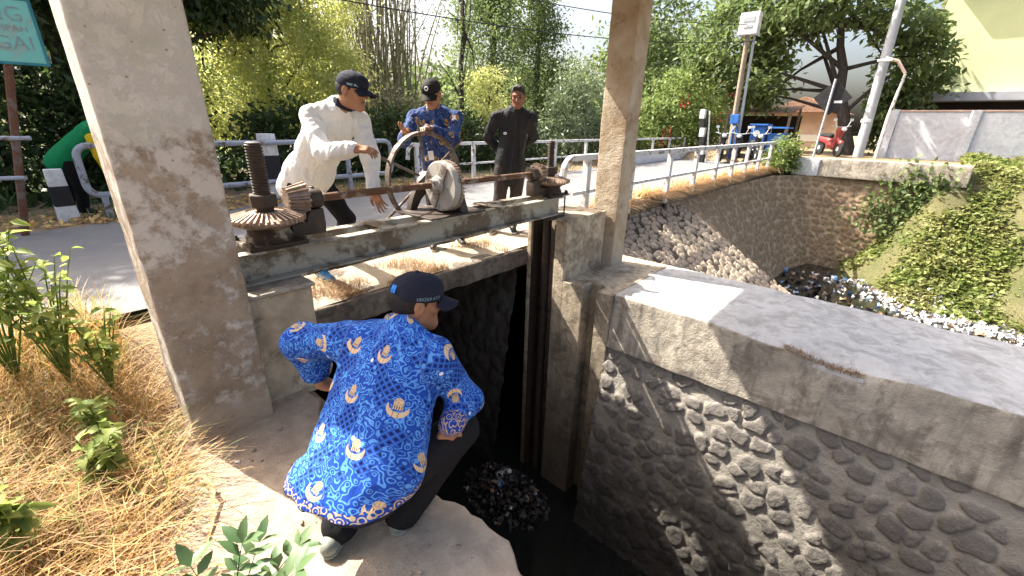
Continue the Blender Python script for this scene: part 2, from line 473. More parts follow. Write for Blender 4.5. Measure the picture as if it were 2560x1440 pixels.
M['stone_shade'] = stone_mat('culvert_shade_masonry', (.15, .125, .10), (.08, .068, .055), (.14, .12, .095))  # darker copy of the wall masonry, culvert shade painted into its colours
M['stone2'] = stone_mat('brown_rubble_masonry', (.36, .25, .155), (.25, .175, .11), (.45, .35, .23), False)
M['cobble'] = stone_mat('dark_cobbles', (.45, .37, .28), (.34, .27, .20), (.06, .045, .033), False)

def asphalt():
    g = Gm('old_asphalt', .9, .25); n = g.noise(140, 2); n2 = g.noise(1.2, 5); n3 = g.noise(5, 5)
    c = g.mix(n2, (.105, .105, .11), (.17, .168, .17)); c = g.mix(g.ramp(n, [(.4, 0), (.75, .6)]), c, (.26, .255, .25))
    c = g.mix(g.ramp(n3, [(.55, 0), (.75, .5)]), c, (.24, .21, .17))
    g.col(c); g.bump(g.math('ADD', n, n3), .4, .006); return g.m
M['asphalt'] = asphalt()
def dirt(name, a, b, cc, scale=1):
    g = Gm(name, .95, .15); n = g.noise(3 * scale, 6); n2 = g.noise(30 * scale, 5, rough=.7)
    c = g.mix(g.ramp(n, [(.35, 0), (.65, 1)]), a, b); c = g.mix(g.ramp(n2, [(.5, 0), (.68, .8)]), c, cc)
    g.col(c); g.bump(g.math('ADD', n2, g.noise(80 * scale, 3)), .8, .025); return g.m
M['dirt'] = dirt('dry_ground', (.20, .14, .085), (.30, .225, .145), (.40, .31, .19))
def soil():
    g = Gm('soil_and_moss', .95, .15); x, y, z = g.xyz(); n = g.noise(3, 6); n2 = g.noise(30, 5, rough=.7); n3 = g.noise(.9, 4)
    c = g.mix(g.ramp(n, [(.35, 0), (.65, 1)]), (.20, .14, .085), (.30, .225, .145)); c = g.mix(g.ramp(n2, [(.5, 0), (.68, .8)]), c, (.40, .31, .19))
    moss = g.mix(n2, (.035, .045, .018), (.10, .115, .04)); bank = g.math('MULTIPLY', g.math('GREATER_THAN', x, 12.4), g.math('LESS_THAN', y, 3.4)); bank = g.math('MULTIPLY', bank, g.math('LESS_THAN', z, .6))
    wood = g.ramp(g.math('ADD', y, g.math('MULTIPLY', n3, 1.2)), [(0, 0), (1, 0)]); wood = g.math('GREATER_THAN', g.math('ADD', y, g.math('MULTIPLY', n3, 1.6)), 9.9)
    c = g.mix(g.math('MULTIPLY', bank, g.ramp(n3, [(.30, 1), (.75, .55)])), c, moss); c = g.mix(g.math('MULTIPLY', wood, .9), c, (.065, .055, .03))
    g.col(c); g.bump(g.math('ADD', n2, g.noise(80, 3)), .8, .025); return g.m
M['soil'] = soil()
M['deckdirt'] = dirt('dusty_deck', (.52, .43, .31), (.58, .50, .39), (.36, .26, .16), 2.5)

# ================================================================== terrain sheet
def terrain():
    X = np.unique(np.concatenate([np.linspace(-90, -6, 15), np.linspace(-6, .6, 34), [.9, .925], np.linspace(1.2, 13, 20), np.linspace(13, 18.7, 20), [18.80, 18.86], np.linspace(19.1, 24, 16), np.linspace(26, 160, 18)]))
    Y = np.unique(np.concatenate([np.linspace(-60, -8, 12), np.linspace(-8, 4.4, 64), np.linspace(4.6, 8.2, 12), [8.6, 8.62], np.linspace(9, 24, 20), np.linspace(28, 170, 16)]))
    def hf(x, y):
        P = np.stack([x, y, x * 0], 1)
        left = -.05 + .30 * sstep(2.7, 3.7, y) + .33 * sstep(-.15, -1.1, x) * sstep(-.6, 1.6, y) * (1 - sstep(3.2, 4.2, y)) * .8
        left = left + .03 * fbm(P, 1.4, 3) * sstep(-.1, -.8, x)
        left = np.minimum(left, np.where((y > 3.68) & (y < 8.0), .20, 9))
        xt = 14.2 + 1.9 * np.maximum(0, y + 1.0) + .5 * fbm(P, .5, 9)
        bank = -3.05 + 3.72 * sstep(0, 6.2, x - xt) + .09 * fbm(P, 1.1, 4)
        canal = np.where((x > 12.4) & (y < 3.2), bank, -3.3)
        canal = np.where((x > 18.85) & (y > -1.6), .66, canal); canal = np.where((x > 18.8) & (y >= 3.4), .18 + .45 * sstep(19, 20.5, x), canal)
        down = np.where(x < .91, left, canal)
        up = .22 + .05 * fbm(P, .7, 5)
        return np.where(y > 8.61, up, down)
    def place(u, v, h): return np.stack([u, v, h], 1)
    o = height_sheet('ground', X, Y, place, hf, M['soil']); tag(o, kind='structure'); return o
terrain()

# road sheets, bridge slab
ws = rough_box('bridge_deck', (.935, 2.99, .06), (5.02, 3.80, .268), M['deckside'], seg=.06, r=.025, amp=.014, nscale=7, seed=4)
tag(ws, kind='structure')
ws = rough_box('bridge_slab', (5.03, 3.60, -.02), (19.2, 8.05, .262), M['deckside'], seg=.3, r=.03, amp=.02, nscale=4, seed=5); tag(ws, kind='structure')
ws = rough_box('culvert_slab', (.935, 3.81, .02), (5.02, 8.05, .262), M['deckside'], seg=.3, r=.02, amp=.01, nscale=4, seed=6); tag(ws, kind='structure')
def sheet(name, x0, x1, y0f, y1f, z, mat, n=160, jag=.05, seed=3):
    xs = np.linspace(x0, x1, n); P = np.stack([xs, xs * 0, xs * 0], 1); e0 = jag * fbm(P, 1.3, seed); e1 = jag * fbm(P, 1.3, seed + 9)
    ts = np.linspace(0, 1, 9); y0 = np.array([y0f(x) for x in xs]) + e0; y1 = np.array([y1f(x) for x in xs]) + e1
    V = np.stack([np.repeat(xs, 9), (y0[:, None] * (1 - ts) + y1[:, None] * ts).ravel(), np.full(n * 9, z) + .012 * fbm(np.stack([np.repeat(xs, 9), np.tile(ts * 4, n), np.zeros(n * 9)], 1), .8, 2)], 1)
    i = (np.arange(n - 1)[:, None] * 9 + np.arange(8)[None]).ravel(); F = np.stack([i, i + 9, i + 10, i + 1], 1)
    return tag(mesh_obj(name, V, F, mat, None, True), kind='structure')
sheet('dusty_shoulder', .95, 5.0, lambda x: 3.03, lambda x: 4.0, .278, M['deckdirt'], 80, .02, 5)
sheet('dusty_verge', 5.05, 19.0, lambda x: 3.68, lambda x: 4.3, .284, M['deckdirt'], 120, .03, 8)
sheet('road', -40, 60, lambda x: 3.82 + .05 * min(0, x) * 0, lambda x: 7.45, .30, M['asphalt'], 300, .06, 3)
sheet('road_verge', -30, 22, lambda x: 7.3, lambda x: 10.5, .288, M['dirt'], 160, .05, 13)

# canal water and channel floor
def water():
    g = Gm('dark_canal_water', .08, .5); g.col(g.mix(g.noise(2, 4), (.008, .009, .008), (.02, .02, .016))); g.bump(g.noise(5, 3), .15, .02); return g.m
M['water'] = water()
o = MB().add([(.9, -8, -2.86), (16.5, -8, -2.86), (19, 8.5, -2.86), (.9, 8.5, -2.86)], [(0, 1, 2, 3)]).build('canal_water', M['water']); tag(o, kind='structure')

# ================================================================== dividing wall between the two channels
div = empty('dividing_wall', (3.66, 0, 0), 'long concrete and river stone wall dividing the sluice channel from the wide canal', 'wall')
def dent(V):
    m = np.exp(-((V[:, 1] + .05) / .28) ** 2) * sstep(.25, 0, V[:, 0] - 3.64) * sstep(-.13, 0, V[:, 2])
    m2 = np.exp(-((V[:, 1] - .45) / .25) ** 2) * sstep(.2, 0, V[:, 0] - 3.64) * sstep(-.1, 0, V[:, 2])
    V = V.copy(); V[:, 2] -= .075 * m + .03 * m2; V[:, 0] += .05 * m; V[:, 0] += .10 * (V[:, 2] + .585) * sstep(.6, 0, V[:, 0] - 3.64); return V
def split_coping(o):
    me = o.data; me.materials.append(M['coping'])
    for p in me.polygons:
        if p.normal.z > .7: p.material_index = 1
split_coping(rough_box('coping', (3.64, -7, -.585), (5.05, 1.86, 0), M['wallband'], None, .045, .02, .009, 5, 11, dent))
part(bpy.data.objects['coping'], div)
def chan_place(x0):
    return lambda u, v, h: np.stack([x0 - h + .15 * (v + .6), u, v], 1)
def wall_h(cell, seed, amp, edge0=.18, squash=.92, soft=.30, wob=.05):
    def f(u, v):
        d, idr, f1 = stones(u, v, cell, seed, squash)
        P = np.stack([u, v, u * 0], 1)
        edge = edge0 + .10 * idr
        e = np.clip((edge + soft - f1 - wob * fbm(P, 14, 17)) / soft, 0, 1) * sstep(.03, .26, d); s = sstep(0, .30, e)
        dome = np.sqrt(np.clip(1 - (1 - e) ** 2, 0, 1))
        h = amp * s * (.25 + .75 * dome) * (.75 + .5 * idr) + amp * .20 * fbm(P, 24, 3) * s + amp * .35 * fbm(P, 2.5, 8) + amp * .10 * fbm(P, 40, 5)
        h = h - amp * .16 * np.exp(-((e - .06) / .05) ** 2)
        return h, {'stone': sstep(.04, .14, e), 'tone': idr}
    return f
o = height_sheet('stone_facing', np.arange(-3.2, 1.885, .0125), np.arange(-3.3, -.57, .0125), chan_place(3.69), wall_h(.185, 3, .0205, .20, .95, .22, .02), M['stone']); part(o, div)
o = height_sheet('stone_facing', np.arange(3.22, 8.2, .03), np.arange(-3.3, .05, .03), chan_place(3.69), wall_h(.24, 6, .03), M['stone_shade']); part(o, div)
b = MB()
b.prism([(3.645, 1.86), (3.645, 2.03), (3.83, 2.03), (3.83, 2.20), (3.64, 2.20), (3.64, 2.455), (5.05, 2.455), (5.05, 1.86)], -3.3, -.003)
o = b.build('slotted_pier', M['pier'], div, False, .008)
b = MB().prism([(3.645, 2.456), (3.645, 2.60), (3.86, 2.60), (3.86, 2.93), (3.65, 2.93), (3.65, 2.985), (4.44, 2.985), (4.44, 2.456)], -3.3, .672)
o = b.build('gate_pier', M['pier'], div, False, .012)
MB().box(4.441, 5.05, 2.456, 3.5, -3.3, -.002).build('backing', M['coping'], div, False, .01)

# left bank: apron, channel wall, pier
def apron_edge(V):
    V = V.copy(); P = np.stack([V[:, 1], V[:, 1] * 0, V[:, 2] * 0], 1)
    e = sstep(.5, .92, V[:, 0]); V[:, 0] += e * (.05 * fbm(P, 2.2, 21) + .035 * fbm(P, 8, 5) + .014 * fbm(P, 26, 8) - .10 * sstep(1.15, 1.5, V[:, 1]) + .04 * np.exp(-((V[:, 1] - .95) / .2) ** 2))
    V[:, 0] -= e * .12 * sstep(.85, .5, V[:, 1]); V[:, 2] += .012 * fbm(np.stack([V[:, 0], V[:, 1], V[:, 0] * 0], 1), 3, 9)
    return V
left = empty('bank_wall', (.5, 1, 0), 'sandy concrete ledge and channel wall under the squatting man', 'wall')
rough_box('ledge', (-.55, -4, -.22), (.92, 2.70, .0), M['apron'], left, .05, .025, .006, 6, 15, apron_edge)
MB().box(.35, .84, -4, 8.1, -3.3, -.23).build('wall_core', M['pier'], left)
pier = empty('concrete_pier', (.8, 2.8, 0), 'stained concrete pier under the near end of the steel beam', 'pier')
rough_box('pier_block', (.60, 2.475, -.05), (.985, 3.24, .665), M['pier'], pier, .05, .015, .006, 7, 18)
rough_box('cap_plate', (.58, 2.45, .668), (1.0, 3.26, .690), M['wallband'], pier, .1, .006, .001, 7, 18)

# portal: two pillars and the roof slab they carry
portal = empty('gate_portal', (.43, 2.5, 0), 'tall concrete portal of two weathered pillars carrying a flat roof slab over the sluice gate', 'portal')
rough_box('pillar', (.244, 2.345, -.03), (.615, 2.66, 3.099), M['pillar'], portal, .05, .012, .0045, 8, 31)
rough_box('pillar', (4.455, 2.325, -.02), (4.735, 2.645, 3.099), M['pillar2'], portal, .05, .012, .0045, 8, 41)
rough_box('roof_slab', (.238, 1.0, 3.10), (5.30, 3.58, 3.24), M['roofslab'], portal, .2, .015, .004, 3, 51)
# ================================================================== sluice gate hoist on its steel beam
def greasy():
    g = Gm('greasy_rusty_iron', .6, .45); n = g.noise(16, 6, rough=.7); n2 = g.noise(4, 4)
    c = g.mix(n2, (.022, .015, .012), (.055, .035, .024)); c = g.mix(g.ramp(n, [(.55, 0), (.7, .8)]), c, (.12, .07, .042))
    g.col(c); g.rough(g.ramp(n, [(.3, .4), (.7, .8)])); g.bump(n, .4, .006); return g.m
M['iron'] = greasy()
M['worn'] = plain('worn_gear_steel', (.30, .22, .165), .5, .35, 22, .3, .5, .35)
M['beam'] = painted('pale_painted_beam', (.40, .37, .30), (.19, .145, .10), .55, 4, .65)
M['shaftmat'] = painted('flaking_rusty_shaft', (.33, .27, .22), (.15, .075, .04), 1.0, 11, .6)
M['greyiron'] = painted('grey_painted_iron', (.44, .42, .385), (.17, .12, .09), .3, 9, .6)
M['wheelmat'] = painted('dark_wheel_iron', (.15, .135, .12), (.14, .085, .055), .6, 16, .45)
M['housing'] = painted('cream_stained_housing', (.30, .255, .19), (.06, .038, .025), 1.0, 6, .6)
hoist = empty('sluice_gate_hoist', (2.3, 2.785, .692), 'rusty hand cranked hoist of gears, shaft and spoked wheel on a pale steel beam', 'gate hoist')
def BX(M_, name, *bx, bev=.004, parent=hoist):
    b = MB()
    for q in bx: b.box(*q)
    return b.build(name, M[M_], parent, True, bev)
X0, X1, ZT, ZB = .66, 3.80, .878, .692
BX('beam', 'beam', (X0, X1, 2.62, 2.70, ZT - .012, ZT), (X0, X1, 2.62, 2.70, ZB, ZB + .012), (X0, X1, 2.690, 2.699, ZB + .0125, ZT - .0125), bev=.003)
BX('beam', 'beam', (X0, X1, 2.87, 2.95, ZT - .012, ZT), (X0, X1, 2.87, 2.95, ZB, ZB + .012), (X0, X1, 2.871, 2.880, ZB + .0125, ZT - .0125), bev=.003)
for x in (1.60, 2.78):
    BX('beam', 'tie_plate', (x, x + .11, 2.615, 2.955, ZT + .001, ZT + .010), bev=.002)
BX('beam', 'end_plate', (X0 - .012, X0 - .001, 2.60, 2.97, ZB, ZT + .004), bev=.003)

def bevel_gear(xc, name='bevel_gear'):
    b = MB(); c = (xc, 2.785, 0)
    b.lathe([(.06, 1.0), (.165, 1.0), (.205, 1.022), (.205, 1.036), (.10, 1.074), (.06, 1.078)], c, 'z', 48)
    n = 40
    for k in range(n):
        a = 2 * math.pi * k / n; M_ = Matrix.Translation((xc, 2.785, 0)) @ Matrix.Rotation(a, 4, 'Z'); w0, w1 = .0042, .0085
        P = [(.105, -w0, 1.070), (.105, w0, 1.070), (.214, w1, 1.022), (.214, -w1, 1.022), (.105, -w0 * .6, 1.086), (.105, w0 * .6, 1.086), (.218, w1 * .6, 1.053), (.218, -w1 * .6, 1.053)]
        b.add([M_ @ Vector(p) for p in P], [(0, 3, 2, 1), (4, 5, 6, 7), (0, 1, 5, 4), (1, 2, 6, 5), (2, 3, 7, 6), (3, 0, 4, 7)])
    return b.build(name, M['worn'], hoist, False)
def pinion(xa, xb, zc):
    s = 1 if xb > xa else -1; b = MB(); ra, rb = .050, .078
    b.lathe([(.03, xa), (ra, xa), (rb, xb), (.03, xb)], (0, 2.785, zc), 'x', 28); n = 15
    for k in range(n):
        a = 2 * math.pi * k / n; M_ = Matrix.Translation((0, 2.785, zc)) @ Matrix.Rotation(a, 4, 'X')
        P = []
        for (x, r, w) in ((xa, ra, .0055), (xb, rb, .009)):
            P += [(x, -w, r - .004), (x, w, r - .004), (x, w * .6, r + .019), (x, -w * .6, r + .019)]
        b.add([M_ @ Vector(p) for p in P], [(0, 1, 2, 3), (7, 6, 5, 4), (0, 4, 5, 1), (1, 5, 6, 2), (2, 6, 7, 3), (3, 7, 4, 0)])
    return b.build('pinion', M['worn'], hoist, False)
def station(xc, s, ztop, rst):
    """one lifting station: pedestal, bearing bracket, bevel gear, pinion, nut and threaded stem; s = side the shaft leaves on"""
    BX('housing', 'base_plate', (xc - .165, xc + .165, 2.635, 2.935, ZT + .001, ZT + .024), bev=.005)
    MB().lathe([(.128, ZT + .0245), (.132, .93), (.118, .955), (.115, .975), (.15, .999)], (xc, 2.785, 0), 'z', 40).build('pedestal', M['housing'], hoist, True)
    x = lambda v: xc + s * v
    prof = [(.12, ZT + .025), (.33, ZT + .025), (.335, .97), (.33, 1.06), (.315, 1.06), (.255, 1.06), (.225, 1.03), (.215, .985), (.12, .975)]
    b = MB(); n = len(prof); V = [(x(p), y, z) for y in (2.735, 2.835) for p, z in prof]
    b.add(V, [tuple(range(n)), tuple(range(2 * n - 1, n - 1, -1))] + [(i, (i + 1) % n, n + (i + 1) % n, n + i) for i in range(n)])
    br = b.build('bearing_bracket', M['iron'], hoist, True, .008)
    c = MB().lathe([(.030, x(.255)), (.062, x(.255)), (.066, x(.275)), (.066, x(.315)), (.062, x(.335)), (.030, x(.335))], (0, 2.785, 1.122), 'x', 28).build('bearing_cap', M['iron'], None, True)
    MB().lathe([(.012, 1.17), (.014, 1.195), (.006, 1.20)], (x(.295), 2.785, 0), 'z', 8).build('grease_cup', M['iron'], None, True)
    for nm in ('bearing_cap', 'grease_cup'):
        q = [o for o in bpy.data.objects if o.name.split('.')[0] == nm and o.parent is None][0]
        q.data.transform(Matrix.Translation(-Vector(hoist.location))); q.parent = br
    bevel_gear(xc); pinion(x(.125), x(.245), 1.135)
    nut = MB().lathe([(.05, 1.079), (.055, 1.10), (.058, 1.104), (.078, 1.105), (.08, 1.172), (.074, 1.180), (.045, 1.181)], (xc, 2.785, 0), 'z', 6, .3).build('lock_nut', M['iron'], hoist, False, .004)
    pr = [(rst * .8, .85)]; z = 1.182
    while z < ztop - .012:
        pr += [(rst * .84, z), (rst, z + .004), (rst, z + .009), (rst * .84, z + .013)]; z += .0165
    pr += [(rst * .9, ztop - .006), (rst * .6, ztop)]
    MB().lathe(pr, (xc, 2.785, 0), 'z', 22).build('screw_stem', M['iron'], hoist, False)
    for dx in (-.15, .15):
        for dy in (-.125, .125):
            MB().lathe([(.016, 0), (.016, .014), (.010, .016), (.010, .03)], (xc + dx, 2.785 + dy, ZT + .0245), 'z', 6).build('bolt', M['iron'], hoist, False)
station(.915, 1, 1.472, .047)
station(3.745, -1, 1.44, .037)
MB().tube([(1.16, 2.785, 1.122), (2.30, 2.785, 1.122)], .026, 18).build('shaft', M['shaftmat'], hoist, True)
MB().tube([(2.32, 2.785, 1.122), (3.50, 2.785, 1.122)], .026, 18).build('shaft', M['shaftmat'], hoist, True)

# drive gear: flat faced disc with teeth on its far side
b = MB().lathe([(.03, 2.245), (.192, 2.245), (.200, 2.252), (.200, 2.302), (.03, 2.302)], (0, 2.785, 1.105), 'x', 56)
dg = b.build('drive_gear', M['greyiron'], hoist, True, 0)
b = MB(); n = 44
for k in range(n):
    M_ = Matrix.Translation((0, 2.785, 1.105)) @ Matrix.Rotation(2 * math.pi * k / n, 4, 'X'); P = []
    for (x, w) in ((2.3025, .0095), (2.345, .005)):
        P += [(x, -w, .15), (x, w, .15), (x, w, .206), (x, -w, .206)]
    b.add([M_ @ Vector(p) for p in P], [(0, 1, 2, 3), (7, 6, 5, 4), (0, 4, 5, 1), (1, 5, 6, 2), (2, 6, 7, 3), (3, 7, 4, 0)])
def sub(o, p):
    o.data.transform(Matrix.Translation(-Vector(hoist.location))); o.parent = p; return o
sub(b.build('gear_teeth', M['worn'], None, False), dg)
M_ = Matrix.Translation((0, 2.785, 1.105)) @ Matrix.Rotation(R_(28), 4, 'X')
sub(MB().box(2.229, 2.2445, -.036, .036, -.183, .183, M_).build('cross_rib', M['iron'] if 0 else painted('dull_rib_paint', (.20, .185, .165), (.12, .08, .06), .4, 9), None, True, .003), dg)
sub(MB().lathe([(.028, 2.15), (.046, 2.15), (.05, 2.158), (.05, 2.20), (.066, 2.203), (.07, 2.228), (.028, 2.228)], (0, 2.785, 1.122), 'x', 28).build('collar', M['greyiron'], None, True), dg)
# wheel bracket
def arch(y0, y1, name):
    out = [(2.12, ZT + .013), (2.15, .98), (2.22, 1.12), (2.31, 1.185), (2.42, 1.185), (2.48, 1.12), (2.53, .98), (2.57, ZT + .013)]
    inn = [(2.51, ZT + .013), (2.47, .97), (2.41, 1.03), (2.31, 1.03), (2.24, .97), (2.19, ZT + .013)]
    poly = out + inn; n = len(poly); b = MB(); V = [(p, y, z) for y in (y0, y1) for p, z in poly]
    b.add(V, [tuple(range(n)), tuple(range(2 * n - 1, n - 1, -1))] + [(i, (i + 1) % n, n + (i + 1) % n, n + i) for i in range(n)])
    return b.build(name, M['iron'], hoist, True, .006)
BX('iron', 'base_plate', (2.02, 2.62, 2.63, 3.12, ZT + .001, ZT + .012), bev=.003)
arch(3.03, 3.09, 'wheel_bracket')
b = MB(); poly = [(2.66, ZT + .013), (2.91, ZT + .013), (2.85, 1.04), (2.83, 1.16), (2.74, 1.16), (2.72, 1.04)]; n = len(poly)
b.add([(x, y, z) for x in (2.37, 2.45) for y, z in poly], [tuple(range(n)), tuple(range(2 * n - 1, n - 1, -1))] + [(i, (i + 1) % n, n + (i + 1) % n, n + i) for i in range(n)])
b.build('shaft_bracket', M['iron'], hoist, True, .008)
MB().tube([(2.385, 2.90, 1.135), (2.385, 3.20, 1.135)], .024, 16).build('wheel_axle', M['iron'], hoist, True)
MB().lathe([(.02, 2.915), (.045, 2.916), (.052, 2.93), (.052, 3.0), (.045, 3.013), (.02, 3.013)], (2.385, 0, 1.135), 'y', 20).build('drive_pinion', M['worn'], hoist, False)
# handwheel with six spoke handles
WC = Vector((2.385, 3.15, 1.125)); WR = .385
hb = MB().lathe([(.02, 3.10), (.062, 3.10), (.066, 3.108), (.066, 3.17), (.05, 3.195), (.02, 3.198)], (WC.x, 0, WC.z), 'y', 28).build('handwheel', M['greyiron'], hoist, True)
b = MB(); sec = [(WR - .012, 3.122), (WR + .010, 3.116), (WR + .012, 3.172), (WR - .010, 3.176)]; n = 96; V = []; F = []
for k in range(n):
    t = 2 * math.pi * k / n; V += [(WC.x + r * math.cos(t), y, WC.z + r * math.sin(t)) for r, y in sec]
for k in range(n):
    for j in range(4): F.append((k * 4 + j, k * 4 + (j + 1) % 4, ((k + 1) % n) * 4 + (j + 1) % 4, ((k + 1) % n) * 4 + j))
b.add(V, F); sub(b.build('rim', M['wheelmat'], None, True, 0), hb)
for k in range(6):
    t = R_(36 + 60 * k); d = Vector((math.cos(t), 0, math.sin(t)))
    sub(MB().tube([WC + d * .05, WC + d * (.545 if k in (0, 2, 3) else .50)], [.0125, .0115], 10).build('spoke_handle', M['wheelmat'], None, True), hb)
# right end anchor plates and bolts
BX('greyiron', 'anchor_plate', (3.80, 3.93, 2.63, 2.72, ZT + .004, ZT + .014), bev=.002)
BX('greyiron', 'anchor_plate', (3.80, 3.93, 2.85, 2.94, ZT + .004, ZT + .014), bev=.002)
for y in (2.675, 2.895):
    MB().tube([(3.89, y, .672), (3.89, y, .935)], .008, 8).build('anchor_bolt', M['iron'], hoist, True)
    MB().lathe([(.018, .8925), (.018, .912)], (3.89, y, 0), 'z', 6).build('anchor_nut', M['iron'], hoist, False)
# steel gate guides in the slot and the stem going down to the leaf
guide = empty('gate_guide', (3.75, 2.76, -3), 'black steel guide channel with the lifting stem in the gate slot of the far pier', 'gate guide')
MB().box(3.655, 3.85, 2.603, 2.618, -3.25, .60).build('guide_plate', M['iron'], guide)
MB().box(3.655, 3.85, 2.912, 2.927, -3.25, .60).build('guide_plate', M['iron'], guide)
MB().tube([(3.745, 2.785, -3.2), (3.745, 2.785, .66)], .05, 14).build('lift_stem', M['iron'], guide, True)
BX('iron', 'seat_bracket', (3.55, 3.80, 2.60, 2.97, .655, .688), parent=guide)
# ================================================================== people
def skin_mat(name, a, b):
    g = Gm(name, .5, .35); n = g.noise(30, 4)
    c = g.mix(n, a, b); c = g.mix(g.attr('lip'), c, (.17, .055, .04)); c = g.mix(g.attr('brow'), c, (.02, .014, .010))
    g.col(c); g.bump(g.noise(160, 3), .15, .003)
    g.b.inputs['Subsurface Weight'].default_value = .05; g.b.inputs['Subsurface Radius'].default_value = (.02, .008, .004); return g.m
M['skin'] = skin_mat('brown_skin', (.27, .125, .068), (.34, .165, .092))
M['skin2'] = skin_mat('dark_brown_skin', (.17, .078, .045), (.23, .11, .062))
M['hair'] = plain('black_hair', (.014, .012, .011), .6, .4, 90, .5)
M['eye'] = plain('dark_eye', (.02, .013, .01), .25, .1, 9, 0)
def cloth(name, c, var=.15, rough=.9, fold=.35):
    g = Gm(name, rough, .15); n = g.noise(7, 4)
    g.col(g.mix(n, tuple(x * (1 - var) for x in c), tuple(min(1, x * (1 + var)) for x in c)))
    w = g.noise(9, 4, dist=1.2); g.bump(g.math('ADD', w, g.math('MULTIPLY', g.noise(420, 1), .12)), fold, .03); return g.m
M['black_trousers'] = cloth('black_trouser_cloth', (.012, .012, .014))
M['brown_trousers'] = cloth('dark_brown_trouser_cloth', (.05, .04, .036))
M['white_shirt'] = cloth('white_shirt_cotton', (.76, .76, .75), .05, .85, .9)
M['black_jacket'] = cloth('black_jacket_cloth', (.018, .018, .02), .2, .65, .6)
M['green_shirt'] = cloth('green_jersey', (.01, .20, .075), .12)
M['yellow'] = cloth('yellow_sleeve', (.62, .46, .02), .1)
M['navy_cap'] = cloth('navy_cap_cotton', (.016, .018, .032), .25, .8, .5)
M['black_cap'] = cloth('black_cap_cotton', (.016, .015, .015), .25, .8, .5)
M['grey_shoe'] = plain('grey_sock_and_shoe', (.22, .23, .20), .8, .3, 30)
M['black_shoe'] = plain('black_shoe_leather', (.02, .02, .02), .5, .3, 30)
M['blue_shoe'] = plain('blue_sneaker', (.03, .20, .42), .6, .3, 30)
M['sole'] = plain('yellow_sole', (.60, .42, .08), .6, .2, 30)
M['white_trim'] = plain('white_trim', (.75, .75, .74), .6, .08, 30)
M['blue_patch'] = plain('bright_blue_patch', (.01, .22, .75), .5, .1, 30)
M['dark_patch'] = plain('dark_blue_thread', (.006, .025, .12), .7, .1, 30)
M['pale_thread'] = plain('pale_blue_thread', (.16, .26, .34), .7, .1, 30)

